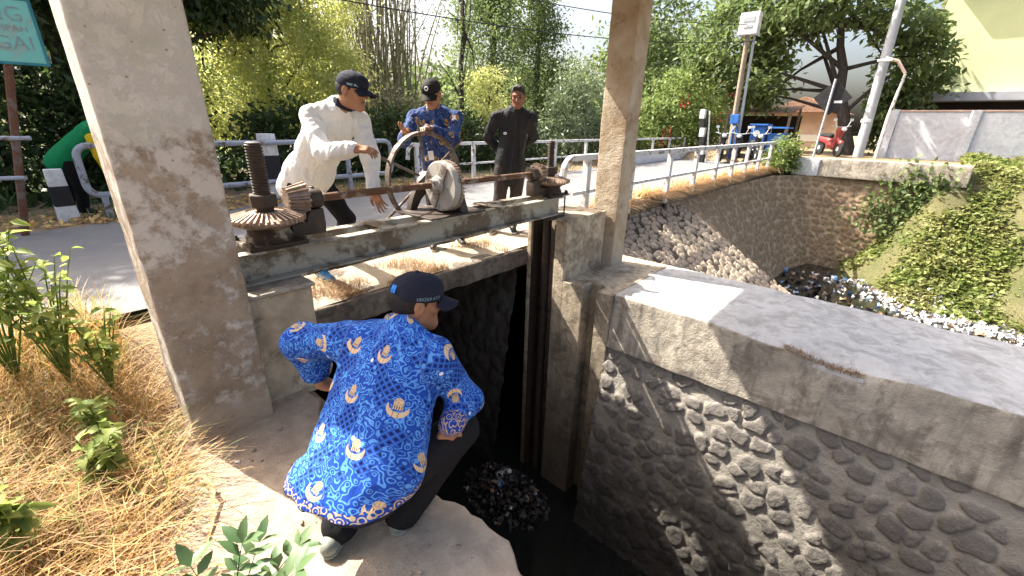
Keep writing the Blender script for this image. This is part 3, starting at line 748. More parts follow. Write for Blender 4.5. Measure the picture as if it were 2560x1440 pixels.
def batik(name, base, light, navy, beige, cell=.168):
    g = Gm(name, .82, .2); P = g.attr('puv', 'Vector'); u, v, hem = g.xyz(P)
    m = g.math
    def fract(x): return m('FRACT', x)
    # diamond lattice
    k = 25.0
    a = m('ABSOLUTE', m('SUBTRACT', fract(m('MULTIPLY', m('ADD', u, m('MULTIPLY', v, 1.0)), k * 1.4)), .5)); b = m('ABSOLUTE', m('SUBTRACT', fract(m('MULTIPLY', m('SUBTRACT', u, v), k * 1.4)), .5))
    dm = m('MAXIMUM', a, b)
    c = g.mix(g.ramp(dm, [(.22, 1), (.27, 0)]), base, navy)
    c = g.mix(g.ramp(dm, [(.40, 0), (.45, .75)]), c, g.mix(.5, base, light))
    # scrolling leaves
    vec = g.n('ShaderNodeCombineXYZ'); g.set(vec.inputs[0], u); g.set(vec.inputs[1], v); uv = vec.outputs[0]
    zone = g.ramp(g.noise(11, 2, vec=uv, dist=.4), [(.44, 0), (.48, 1)])
    d = g.vor(46, vec=uv, feature='SMOOTH_F1'); ring = m('SINE', m('MULTIPLY', d, 26.0))
    c = g.mix(zone, c, g.mix(g.ramp(ring, [(.35, 0), (.5, 1)]), base, light))
    fl = g.vor(21, vec=g.mp(uv, loc=(.3, .1, 0))); c = g.mix(g.ramp(fl, [(.14, 1), (.19, 0)]), c, light)
    # small white commas
    w = g.vor(11, vec=g.mp(uv, loc=(1.7, .4, 0))); c = g.mix(g.ramp(w, [(.075, 1), (.10, 0)]), c, (.62, .66, .74))
    # crescent-and-dome emblem on a staggered grid
    vs = m('DIVIDE', v, cell); row = m('FLOOR', vs); us = m('ADD', m('DIVIDE', u, cell * 1.12), m('MULTIPLY', row, .47)); col = m('FLOOR', us)
    cid = g.n('ShaderNodeCombineXYZ'); g.set(cid.inputs[0], col); g.set(cid.inputs[1], row)
    wn = g.n('ShaderNodeTexWhiteNoise', noise_dimensions='2D'); g.set(wn.inputs['Vector'], cid.outputs[0])
    ang = m('MULTIPLY', m('SUBTRACT', wn.outputs['Value'], .5), .9)
    p0 = m('MULTIPLY', m('SUBTRACT', fract(us), .5), 1.42); q0 = m('MULTIPLY', m('SUBTRACT', fract(vs), .5), 1.30); ca, sa = m('COSINE', ang), m('SINE', ang)
    p = m('SUBTRACT', m('MULTIPLY', p0, ca), m('MULTIPLY', q0, sa)); q = m('ADD', m('MULTIPLY', p0, sa), m('MULTIPLY', q0, ca))
    def ln(x, y): return m('SQRT', m('ADD', m('MULTIPLY', x, x), m('MULTIPLY', y, y)))
    def lt(x, t): return m('LESS_THAN', x, t)
    cres = m('MULTIPLY', lt(ln(p, m('ADD', q, .02)), .25), m('SUBTRACT', 1, lt(ln(p, m('SUBTRACT', q, .105)), .225)))
    dome = lt(ln(m('DIVIDE', p, .115), m('DIVIDE', m('SUBTRACT', q, .13), .135)), 1.0)
    basebar = m('MULTIPLY', lt(m('ABSOLUTE', p), .12), lt(m('ABSOLUTE', m('ADD', q, .005)), .05))
    outl = m('MULTIPLY', lt(ln(p, m('ADD', q, .02)), .275), 1.0)
    e = m('MAXIMUM', m('MAXIMUM', cres, dome), basebar)
    stripes = m('MULTIPLY', basebar, lt(fract(m('MULTIPLY', p, 20.0)), .38))
    grain = g.mix(m('MULTIPLY', dome, g.ramp(g.noise(230, 2, vec=uv), [(.45, 0), (.55, .6)])), beige, tuple(x * .35 for x in beige))
    c = g.mix(e, c, g.mix(stripes, grain, navy))
    vein = m('MULTIPLY', cres, lt(m('ABSOLUTE', m('SUBTRACT', m('ABSOLUTE', p), .06)), .008)); c = g.mix(vein, c, tuple(x * .3 for x in beige))
    # border along the hem and cuffs
    rb = g.vor(40, vec=uv); bsw = m('SINE', m('MULTIPLY', rb, 17.0))
    band = g.mix(g.ramp(bsw, [(.2, 0), (.5, 1)]), tuple(x * .8 for x in base), tuple(x * .75 for x in beige))
    c = g.mix(m('LESS_THAN', hem, .034), c, band); c = g.mix(m('LESS_THAN', hem, .007), c, (.01, .01, .02))
    g.col(c); w2 = g.noise(8, 4, dist=1.0); g.bump(m('ADD', w2, m('MULTIPLY', g.noise(500, 1), .1)), .45, .03); return g.m
M['batik'] = batik('royal_blue_batik', (.011, .055, .33), (.085, .26, .62), (.004, .012, .075), (.58, .42, .25))
M['batik2'] = batik('worn_blue_batik', (.013, .032, .135), (.075, .13, .27), (.005, .008, .035), (.46, .27, .08), .17)
def collar_mat():
    g = Gm('scrolled_batik_collar', .8, .2); r = g.vor(42); s = g.math('SINE', g.math('MULTIPLY', r, 24.0))
    g.col(g.mix(g.ramp(s, [(.1, 0), (.3, 1)]), (.008, .008, .015), (.55, .48, .40))); return g.m
M['collar'] = collar_mat()

def head_prims(c, f, u):
    R = frame(f, u); c = np.array(c, float)
    def L(x, y, z): return c + x * R[0] + y * R[1] + z * R[2]
    P = [el(L(0, -.012, .030), (.074, .096, .086), R, .02), el(L(0, .026, -.035), (.058, .066, .080), R, .035),
         el(L(0, .068, -.088), (.030, .024, .022), R, .03)]
    for s in (-1, 1):
        P += [rc(L(s * .046, .005, -.062), L(s * .014, .066, -.095), .022, .019, .03), el(L(s * .036, .066, -.018), (.024, .020, .020), R, .02),
              rc(L(s * .012, .084, .030), L(s * .046, .066, .028), .011, .009, .015)]
    for s in (-1, 1): P.append(el(L(s * .031, .098, .008), (.019, .017, .011), R, .008, 's'))
    P += [rc(L(0, .086, .014), L(0, .109, -.020), .008, .013, .012), el(L(.011, .098, -.026), (.009, .011, .008), R, .006), el(L(-.011, .098, -.026), (.009, .011, .008), R, .006),
          rc(L(-.020, .080, -.054), L(.020, .080, -.054), .009, .009, .008), rc(L(-.017, .080, -.064), L(.017, .080, -.064), .009, .009, .006),
          rc(L(-.024, .092, -.0592), L(.024, .092, -.0592), .0028, .0028, .003, 's')]
    for s in (-1, 1):
        P += [el(L(s * .078, -.008, -.002), (.010, .022, .034), R, .008), el(L(s * .074, -.010, -.030), (.008, .011, .013), R, .006), el(L(s * .088, -.004, .0), (.006, .010, .017), R, .004, 's')]
    return P, L, R
def hand_prims(w, d, n, side, curls=(.3, .35, .3, .3), thumb=.3, spread=.05, sc=1.0):
    """wrist point, finger direction, palm normal, side +1 right -1 left; curls per finger (radians per joint)"""
    d = unit(d); n = np.array(n, float); n = unit(n - d * (n @ d)); t = np.cross(d, n) * side; w = np.array(w, float)
    R = np.stack([t, d, n]); P = [bxp(w + d * .047 * sc, (.037 * sc, .048 * sc, .0135 * sc), R, .012, .016), rc(w - d * .02, w + d * .015, .024, .027, .02)]
    offs = (.029, .0098, -.0095, -.028); Ls = (.070, .079, .073, .057)
    for k in range(4):
        a = (offs[k] / .029) * spread; dd = unit(d * math.cos(a) + t * math.sin(a)); p = w + d * .090 * sc + t * offs[k] * sc; ang = 0; r = .0090 - .0004 * k
        for fr, rr in ((.45, .95), (.31, .86), (.24, .76)):
            ang += curls[k]; v = dd * math.cos(ang) + n * math.sin(ang); q = p + v * Ls[k] * fr * sc
            P.append(rc(p, q, r * sc, r * rr * sc, .004)); p = q; r *= .92
    v = unit(d * .55 + t * .75 + n * thumb); p = w + d * .022 * sc + t * .028 * sc; q = p + v * .040 * sc; P.append(rc(p, q, .0125 * sc, .0105 * sc, .010))
    v2 = unit(d * .85 + t * .25 + n * (thumb + .2)); P.append(rc(q, q + v2 * .034 * sc, .0105 * sc, .0085 * sc, .005))
    return P
def sub_to(o, root): return part(o, root)
def sdf_obj(name, prims, h, mat, root, noise=None, attrs=None):
    V, F = sdf_mesh(prims, h, noise); at = attrs(V) if attrs else None
    return part(mesh_obj(name, V, F, mat, None, True, at), root)
def folds(seed, amp=.006, sc=14, stretch=None):
    def f(X):
        Y = X if stretch is None else X @ stretch
        Z = Y * np.array([1.0, 1.0, .55]) + .05 * np.stack([vnoise(X, 6, seed + 7), vnoise(X, 6, seed + 8), vnoise(X, 6, seed + 9)], -1)
        return amp * .75 * (np.abs(vnoise(Z, sc, seed)) * 2.0 - .7) + amp * .45 * (np.abs(vnoise(Z, sc * 2.1, seed + 3)) * 2 - .7)
    return f
def cap_parts(root, L, R, mat, opening=True):
    Rt = R; c = L(0, -.004, .046)
    P = [el(c, (.087, .107, .084), Rt, .01), el(L(0, .05, .062), (.066, .062, .055), Rt, .02), el(L(0, -.004, .132), (.010, .010, .006), Rt, .006)]
    P.append(hs(L(0, 0, .022), -R[2] - R[1] * .06))
    if opening: P.append(el(L(0, -.108, .022), (.034, .035, .030), Rt, .004, 's'))
    V, F = sdf_mesh(P, .0045, lambda X: .0014 * vnoise(X, 45, 3)); crown = part(mesh_obj('cap', V, F, mat, None, True), root)
    # brim: a curved peak
    b = []; Fb = []; nu, nv = 17, 9
    for lay in (0, 1):
        for i in range(nu):
            a = -1 + 2 * i / (nu - 1)
            for j in range(nv):
                t = j / (nv - 1); x = a * .078 * (1 - .10 * t * t); y0 = .062 + .040 * (1 - a * a); y = y0 + t * .080 * math.sqrt(max(0, 1 - .80 * a ** 4))
                z = .032 - .030 * t - .022 * a * a - (.004 if lay else 0); b.append(L(x, y, z))
    o = nu * nv
    for i in range(nu - 1):
        for j in range(nv - 1):
            q = (i * nv + j, (i + 1) * nv + j, (i + 1) * nv + j + 1, i * nv + j + 1); Fb.append(q); Fb.append(tuple(o + k for k in q[::-1]))
    ring = [i * nv for i in range(nu)] + [(nu - 1) * nv + j for j in range(1, nv)] + [i * nv + nv - 1 for i in range(nu - 2, -1, -1)] + [j for j in range(nv - 2, 0, -1)]
    for k in range(len(ring)):
        a, c2 = ring[k], ring[(k + 1) % len(ring)]; Fb.append((a, a + o, c2 + o, c2))
    br = mesh_obj('brim', b, Fb, mat, None, True); br.data.transform(Matrix.Translation(-Vector(root.location))); br.parent = crown
    return crown
def on_cap(V, L, R, u0, v0, size, lift=.0015):
    """wrap flat decal points (x,y) onto the cap crown: u0 angle round the head from the front (to the right), v0 height"""
    out = []
    for x, y in V:
        z = v0 + y * size; k = max(.05, 1 - ((z - .046) / .084) ** 2) ** .5; a = u0 + x * size / .098
        out.append(L(math.sin(a) * (.087 * k + lift), -.004 + math.cos(a) * (.107 * k + lift), z))
    return out
def child_mesh(name, V, F, mat, parent, root):
    o = mesh_obj(name, V, F, mat); o.data.transform(Matrix.Translation(-Vector(root.location))); o.parent = parent; return o
def limb_uv(V, spine, arms, hemp, hemn, cuffs, face):
    """cloth coordinates: (around, along, distance from the hem or cuff)"""
    V = np.asarray(V); out = np.zeros((len(V), 3)); best = np.full(len(V), 9.)
    for i, (a, b, r) in enumerate([spine] + arms):
        a = np.array(a, float); b = np.array(b, float); ax = b - a; Ln = np.linalg.norm(ax); ax /= Ln
        t = (V - a) @ ax; tc = np.clip(t, 0, Ln); d = np.linalg.norm(V - a - tc[:, None] * ax, axis=1) - r
        e1 = unit(np.cross(ax, face)); e2 = np.cross(e1, ax); q = V - a
        ang = np.arctan2(q @ e1, -(q @ e2)); u = ang * r + i * 3.37; m = d < best
        out[m, 0] = u[m]; out[m, 1] = t[m] + i * 1.71; best = np.where(m, d, best)
    h = (V - np.array(hemp)) @ unit(hemn)
    for c, n in cuffs:
        hc = np.linalg.norm(V - np.array(c), axis=1) - .03; h = np.minimum(h, np.maximum(hc, 0))
    out[:, 2] = h; return out
def ring_collar(root, c, up, f, rx, ry, hgt, mat, rad=.008, gap=.5):
    R = frame(f, up); P = []
    for lev in range(3):
        pts = []
        for k in range(17):
            a = math.pi + gap * .5 + (2 * math.pi - gap) * k / 16 - math.pi / 2 - math.pi
            a = math.pi / 2 + gap * .5 + (2 * math.pi - gap) * k / 16
            s = 1 - .10 * lev; front = max(0, math.sin(a))
            pts.append(np.array(c) + R[0] * math.cos(a) * rx * s + R[1] * math.sin(a) * ry * s + R[2] * (hgt * lev / 2 - .03 * front))
        P += [rc(pts[i], pts[i + 1], rad, rad, .012) for i in range(16)]
    return sdf_obj('collar', P, .005, mat, root)

def person(loc, label, J, group=None, skin='skin', shirt=None, trousers='black_trousers', shoe='black_shoe', hand=None, hx=.006):
    """the skin of one figure as a single surface; J holds joint positions"""
    root = empty('person', loc, label, 'person', group)
    HP, L, R = head_prims(J['head'], J['hf'], J['hu'])
    N = np.array(J['neck']); P = list(HP)
    P.append(rc(L(0, -.018, -.05), N - unit(J['hu']) * .01, .054, .060, .03))
    pel = np.array(J['pel']); ch = N * .72 + pel * .28
    P += [rc(ch, pel, .09, .09, .05), rc(N - unit(N - pel) * .06, N, .05, .05, .04)] + [rc(N - unit(N - pel) * .06, np.array(J[q]) - unit(N - pel) * .04, .035, .026, .03) for q in ('ls', 'rs')]
    for s in 'lr':
        P += [rc(np.array(J[s + 's']) - unit(N - pel) * .04, J[s + 'el'], .026, .034, .03), rc(J[s + 'el'], J[s + 'wr'], .036, .026, .02)]
        P += [rc(J[s + 'h'], J[s + 'k'], .065, .05, .04), rc(J[s + 'k'], J[s + 'a'], .05, .036, .03), rc(pel, J[s + 'h'], .09, .07, .05)]
        if hand and s in hand: P += hand_prims(J[s + 'wr'], side=1 if s == 'r' else -1, **hand[s])
        else: P += hand_prims(J[s + 'wr'], np.array(J[s + 'wr']) - np.array(J[s + 'el']), J['hf'], 1 if s == 'r' else -1)
    def at(V):
        q = (V - np.array(J['head'])) @ R.T
        br = np.exp(-((np.abs(q[:, 0]) - .030) / .018) ** 4) * np.exp(-((q[:, 2] - .030 + .12 * (np.abs(q[:, 0]) - .03) ** 1) / .006) ** 2) * (q[:, 1] > .055)
        lip = np.exp(-(q[:, 0] / .026) ** 4) * np.exp(-((q[:, 2] + .059) / .010) ** 2) * (q[:, 1] > .075)
        return {'brow': br, 'lip': lip}
    sdf_obj('body', P, hx, M[skin], root, None, at)
    for s in (-1, 1):
        V, F = sdf_mesh([el(L(s * .031, .0765, .008), (.0135, .0115, .0085), R)], .002); part(mesh_obj('eye', V, F, M['eye'], None, True), root)
    # trousers and shoes
    if trousers:
        TP = [el(pel, J.get('hipr', (.16, .12, .13)), J.get('hipR'), .05)]
        for s in 'lr':
            TP += [rc(J[s + 'h'], J[s + 'k'], .098, .074, .05), rc(J[s + 'k'], J[s + 'a'] - A(0, 0, J.get('cuffdrop', 0)), .074, J.get('cuffr', .060), .03)]
        TP.append(hs((0, 0, J['floor'] + .012), (0, 0, -1)))
        sdf_obj('trousers', TP, .010, M[trousers], root, folds(5, .006, 11))
    for s in 'lr':
        a = np.array(J[s + 'a']); t = np.array(J[s + 't']); d = unit((t - a) * np.array([1, 1, 0])); g = J['floor']
        m = J.get(s + 'shoe', shoe)
        hl = a - d * J.get(s + 'heel', .035); hl[2] = g + .040; to = a + d * .175; to[2] = g + .034
        sh = sdf_obj('shoe', [rc(hl, to, .038, .034, .03), rc(a, a + d * .08 - np.array([0, 0, .03]), .042, .036, .03), hs((0, 0, g + .012), (0, 0, -1))], .006, M[m], root)
        so = mesh_obj('sole', *sdf_mesh([rc(hl * [1, 1, 0] + [0, 0, g + .028], to * [1, 1, 0] + [0, 0, g + .028], .041, .038), hs((0, 0, g + .001), (0, 0, -1)), hs((0, 0, g + .020), (0, 0, 1))], .006), M['sole' if m == 'blue_shoe' else 'white_trim' if m == 'black_shoe' else 'grey_shoe'], None, True)
        so.data.transform(Matrix.Translation(-Vector(root.location))); so.parent = sh
    return root, L, R
def A(*v): return np.array(v, float)

# ---- 1 the squatting man in front
def squatter():
    up = unit((-.25, .05, 1)); J = dict(head=A(.943, 1.352, .905), hf=unit((.93, -.35, -.14)), hu=(.12, 0, 1), neck=A(.862, 1.352, .815), ls=A(.715, 1.535, .752), rs=A(.893, 1.175, .742), pel=A(.535, 1.262, .305),
        lel=A(.615, 1.745, .70), lwr=A(.69, 1.755, .445), rel=A(.990, 1.118, .520), rwr=A(.872, 1.058, .490), lh=A(.54, 1.36, .30), rh=A(.58, 1.17, .30), lk=A(.83, 1.60, .42), rk=A(.950, 1.105, .405),
        la=A(.495, 1.335, .085), ra=A(.70, 1.20, .085), lt=A(.66, 1.42, 0), rt=A(.88, 1.27, 0), floor=.0, cuffr=.072, cuffdrop=.02, lheel=.075, hipr=(.175, .115, .125), hipR=frame((.96, .28, 0), (0, 0, 1)))
    hand = dict(r=dict(d=(-.25, .22, -.62), n=(.3, .75, -.35), curls=(.35, .3, .3, .35), thumb=.25), l=dict(d=(.55, -.3, -.25), n=(-.2, 0, -1), curls=(.3, .3, .3, .3)))
    root, L, R = person((.55, 1.25, 0), 'man squatting on the ledge in royal blue batik shirt and navy cap, seen from behind', J, None, 'skin', None, 'black_trousers', 'grey_shoe', hand, .006)
    # shirt: body, sleeves, loose tail over the seat
    FR = frame((.96, .28, 0), (0, 0, 1)); rt = FR[0]; fw = FR[1]; sp = unit(J['neck'] - J['pel']); SR = np.stack([rt, np.cross(sp, rt), sp])
    c = lambda t: J['pel'] * (1 - t) + J['neck'] * t
    P = [el(c(.80) - SR[1] * .005, (.195, .115, .17), SR, .06), el(c(.52) + rt * .015, (.225, .14, .22), SR, .06), el(c(.20) - fw * .01 + rt * .03, (.245, .155, .22), SR, .06),
         rc(J['ls'], J['rs'], .054, .054, .06), rc(J['neck'] - sp * .03, J['neck'] + sp * .005, .070, .062, .04),
         el(J['pel'] - fw * .05 + A(0, 0, -.03), (.235, .155, .17), FR, .07), el(J['pel'] - fw * .06 + A(0, 0, -.07), (.238, .145, .13), FR, .07),
         rc(J['ls'], J['lel'], .070, .074, .04), rc(J['lel'], J['lel'] * .42 + J['lwr'] * .58, .074, .066, .03), hs(J['lel'] * .5 + J['lwr'] * .5, J['lwr'] - J['lel'], .004) if 0 else rc(J['neck'] - sp * .04, J['ls'] - sp * .02, .06, .055, .05),
         rc(J['rs'], J['rel'], .070, .068, .04), rc(J['rel'], J['rwr'] * .93 + J['rel'] * .07, .068, .054, .03), rc(J['neck'] - sp * .04, J['rs'] - sp * .02, .06, .055, .05)]
    hemp = J['pel'] + A(-.10, -.02, -.165) + sp * .245; hemn = unit(-sp * .55 + A(.30, .10, -.9))
    P.append(hs(hemp, hemn, .01))
    P.append(hs(J['rwr'] * .95 + J['rel'] * .05, unit(J['rwr'] - J['rel']) * 1.0, .004)) if 0 else None
    P = [p for p in P if p is not None]
    st = np.eye(3) * .6 + np.outer(sp, sp) * -.35
    ff = folds(11, .013, 10, st)
    def at(V):
        arms = [(J['ls'], J['lel'], .075), (J['lel'], J['lwr'], .07), (J['rs'], J['rel'], .075), (J['rel'], J['rwr'], .06)]
        return {'puv': limb_uv(V, (J['pel'] - sp * .25, J['neck'], .17), arms, hemp, -hemn, [(J['rwr'], 0), (J['lwr'], 0)], fw)}
    sdf_obj('shirt', P, .007, M['batik'], root, ff, at)
    ring_collar(root, J['neck'] + unit(J['head'] - J['neck']) * .012, unit(J['head'] - J['neck'] + A(-.02, 0, .02)), J['hf'], .070, .074, .034, M['collar'])
    sdf_obj('hair', [el(L(0, -.020, .022), (.0785, .0985, .085), R), hs(L(0, .045, .0), R[1] * .8 - R[2] * .35), hs(L(0, -.02, -.052), -R[2] * .9 + R[1] * .30)], .005, M['hair'], root)
    cap = cap_parts(root, L, R, M['navy_cap'])
    # blue square badge at the back of the cap, lettering over the ear
    sq = [(-.5, -.55), (.5, -.55), (.5, .55), (-.5, .55)]
    def quadgrid(x0, x1, y0, y1, n=4):
        V = [(x0 + (x1 - x0) * i / n, y0 + (y1 - y0) * j / n) for i in range(n + 1) for j in range(n + 1)]
        return V, [(i * (n + 1) + j, (i + 1) * (n + 1) + j, (i + 1) * (n + 1) + j + 1, i * (n + 1) + j + 1) for i in range(n) for j in range(n)]
    V, F = quadgrid(-.6, .6, -.65, .65); bd = child_mesh('badge', on_cap(V, L, R, 2.78, .070, .027, .003), F, M['dark_patch'], cap, root)
    V, F = quadgrid(-.48, -.10, -.52, .52, 3); V2, F2 = quadgrid(0.0, .48, -.30, .52, 3); o = len(V); V += V2; F += [tuple(i + o for i in f) for f in F2]
    V2, F2 = quadgrid(-.02, .40, -.52, -.38, 2); o = len(V); V += V2; F += [tuple(i + o for i in f) for f in F2]
    child_mesh('badge_emblem', on_cap(V, L, R, 2.78, .070, .027, .0042), F, M['blue_patch'], cap, root)
    V, F = text_mesh('KOTA KEDIRI', .019); child_mesh('lettering', on_cap([(x, y) for x, y, z in V], L, R, 1.18, .040, 1.0, .0035), F, M['pale_thread'], cap, root)
squatter()

# ---- 2 the man in the white shirt, leaning over the hoist
def standing_shirt(root, J, mat, fw, sleeves=((.074, .066), (.066, .050)), hemdrop=.16, wid=.19, dep=.135, seed=3, h=.010, cuffs=.98, flare=1.0, amp=.008, side=None, uvr=.16, low=0, notch=None):
    sp = unit(J['neck'] - J['pel']); rt = unit(J['rs'] - J['ls']); rt = unit(rt - sp * (rt @ sp)); SR = np.stack([rt, np.cross(sp, rt), sp]); c = lambda t: J['pel'] * (1 - t) + J['neck'] * t
    P = [el(c(.78), (wid, dep * .9, .19), SR, .06), el(c(.45), (wid * .95, dep, .24), SR, .06), el(c(.08), (wid * 1.0 * flare, dep * 1.08 * flare, .22), SR, .06), el(c(-.15), (wid * flare, dep * 1.05 * flare, .17), SR, .06),
         rc(J['ls'], J['rs'], .052, .052, .05), rc(J['neck'] - sp * .05, J['neck'] + sp * .012, .075, .060, .04)]
    for s in 'lr':
        P.append(rc(J['neck'] - sp * .03, J[s + 's'] - sp * .012, .058, .048, .05))
        P += [rc(J[s + 's'] - sp * .02, J[s + 'el'], *sleeves[0], .03), rc(J[s + 'el'], J[s + 'el'] * (1 - cuffs) + J[s + 'wr'] * cuffs, *sleeves[1], .03)]
    hemp = J['pel'] - sp * hemdrop; hemn = unit(-sp + low)
    P.append(hs(hemp, hemn, .01))
    if notch is not None:
        q = hemp + fw / np.linalg.norm(fw) * dep * 1.05 + rt * notch; P.append(bxp(q, (.030, .09, .085), frame(fw, sp + rt * .25), .005, .02, 's'))
    def at(V):
        arms = [(J['ls'], J['lel'], .07), (J['lel'], J['lwr'], .06), (J['rs'], J['rel'], .07), (J['rel'], J['rwr'], .06)]
        return {'puv': limb_uv(V, (J['pel'] - sp * .25, J['neck'], uvr), arms, hemp, -np.array(hemn), [(J['rwr'], 0), (J['lwr'], 0)], fw)}
    return sdf_obj('shirt', P, h, mat, root, folds(seed, amp, 13, np.eye(3) - .62 * np.outer(sp, sp)), at), SR, sp
from mathutils.bvhtree import BVHTree
def placket(sh, root, J, SR, sp, mat, name='placket', wd=.016, t0=-.12, t1=.92, x=0, lift=.004, buttons=False, n=26):
    off = Vector(root.location); bv = BVHTree.FromPolygons([v.co + off for v in sh.data.vertices], [tuple(p.vertices) for p in sh.data.polygons])
    V = []; F = []; f = Vector(SR[1]); bt = MB(); f = f if f.dot(Vector(J['hf'])) > 0 else -f
    for i in range(n):
        t = t0 + (t1 - t0) * i / (n - 1); c = Vector(J['pel'] * (1 - t) + J['neck'] * t); row = []
        for q in (-1, -.6, .6, 1):
            o = c + Vector(SR[0]) * (x + q * wd) + f * .5; hit = bv.ray_cast(o, -f)
            row.append((hit[0] + f * (lift if abs(q) < .9 else -.002)) if hit[0] else None)
        if any(r is None for r in row): continue
        V += row
        if buttons and i % 4 == 1: m = (row[1] + row[2]) * .5 + f * .003; bt.lathe([(.002, 0), (.007, 0), (.006, .003)], tuple(m), 'z', 8)
    m = len(V) // 4
    for i in range(m - 1):
        for k in range(3): F.append((i * 4 + k, i * 4 + k + 1, i * 4 + k + 5, i * 4 + k + 4))
    o = mesh_obj(name, V, F, mat, None, True); o.data.transform(Matrix.Translation(-off)); o.parent = sh
    return o
def white_man():
    J = dict(head=A(1.660, 2.965, 1.782), hf=unit((.50, -.87, -.16)), hu=(.10, -.10, 1), neck=A(1.615, 3.085, 1.680), ls=A(1.795, 3.125, 1.60), rs=A(1.435, 3.12, 1.625), pel=A(1.53, 3.58, 1.15),
        rel=A(1.385, 2.935, 1.385), rwr=A(1.475, 2.690, 1.425), lel=A(1.790, 3.03, 1.34), lwr=A(1.720, 2.915, 1.10), lh=A(1.63, 3.60, 1.12), rh=A(1.44, 3.57, 1.13), lk=A(1.84, 3.62, .77), rk=A(1.45, 3.46, .76),
        la=A(1.97, 4.06, .36), ra=A(1.535, 3.60, .36), lt=A(2.02, 3.8, 0), rt=A(1.545, 3.3, 0), floor=.281, rshoe='blue_shoe', lshoe='blue_shoe', hipR=frame((.1, -1, 0), (0, 0, 1)))
    hand = dict(r=dict(d=(.55, -.55, -.05), n=(.25, .35, -.9), curls=(.35, .45, .5, .55), thumb=.4), l=dict(d=(.10, -.42, -.65), n=(.75, .3, -.1), curls=(.10, .14, .16, .2), thumb=.1, spread=.22))
    root, L, R = person((1.6, 3.4, .28), 'man in a white shirt and dark cap leaning over the hoist, face in profile', J, None, 'skin', None, 'black_trousers', 'blue_shoe', hand, .0055)
    fw = A(.08, -1, 0)
    sh, SR, sp = standing_shirt(root, J, M['white_shirt'], fw, ((.068, .066), (.066, .050)), .20, .188, .138, 7, .007, .93, 1.06, .0125, low=A(0, 0, 0), notch=.03)
    placket(sh, root, J, SR, sp, M['white_shirt'], buttons=True)
    ring_collar(root, J['neck'] + A(.02, -.035, .02), unit(J['head'] - J['neck'] + A(0, 0, .03)), J['hf'], .068, .072, .034, M['navy_cap'], .009)
    sdf_obj('hair', [el(L(0, -.020, .022), (.0785, .0985, .085), R), hs(L(0, .055, .0), R[1] * .8 - R[2] * .35), hs(L(0, -.02, -.045), -R[2] * .9 + R[1] * .35)], .005, M['hair'], root)
    cap = cap_parts(root, L, R, M['navy_cap'])
    V = []; F = []
    for x0, x1 in ((-.036, -.006), (.002, .036)):
        o = len(V); n = 6
        V += [(x0 + (x1 - x0) * i / n, y) for i in range(n + 1) for y in (-.007, .007)]; F += [(o + 2 * i, o + 2 * i + 2, o + 2 * i + 3, o + 2 * i + 1) for i in range(n)]
    child_mesh('cap_label', on_cap(V, L, R, 1.05, .040, 1.0, .0035), F, M['pale_thread'], cap, root)
white_man()

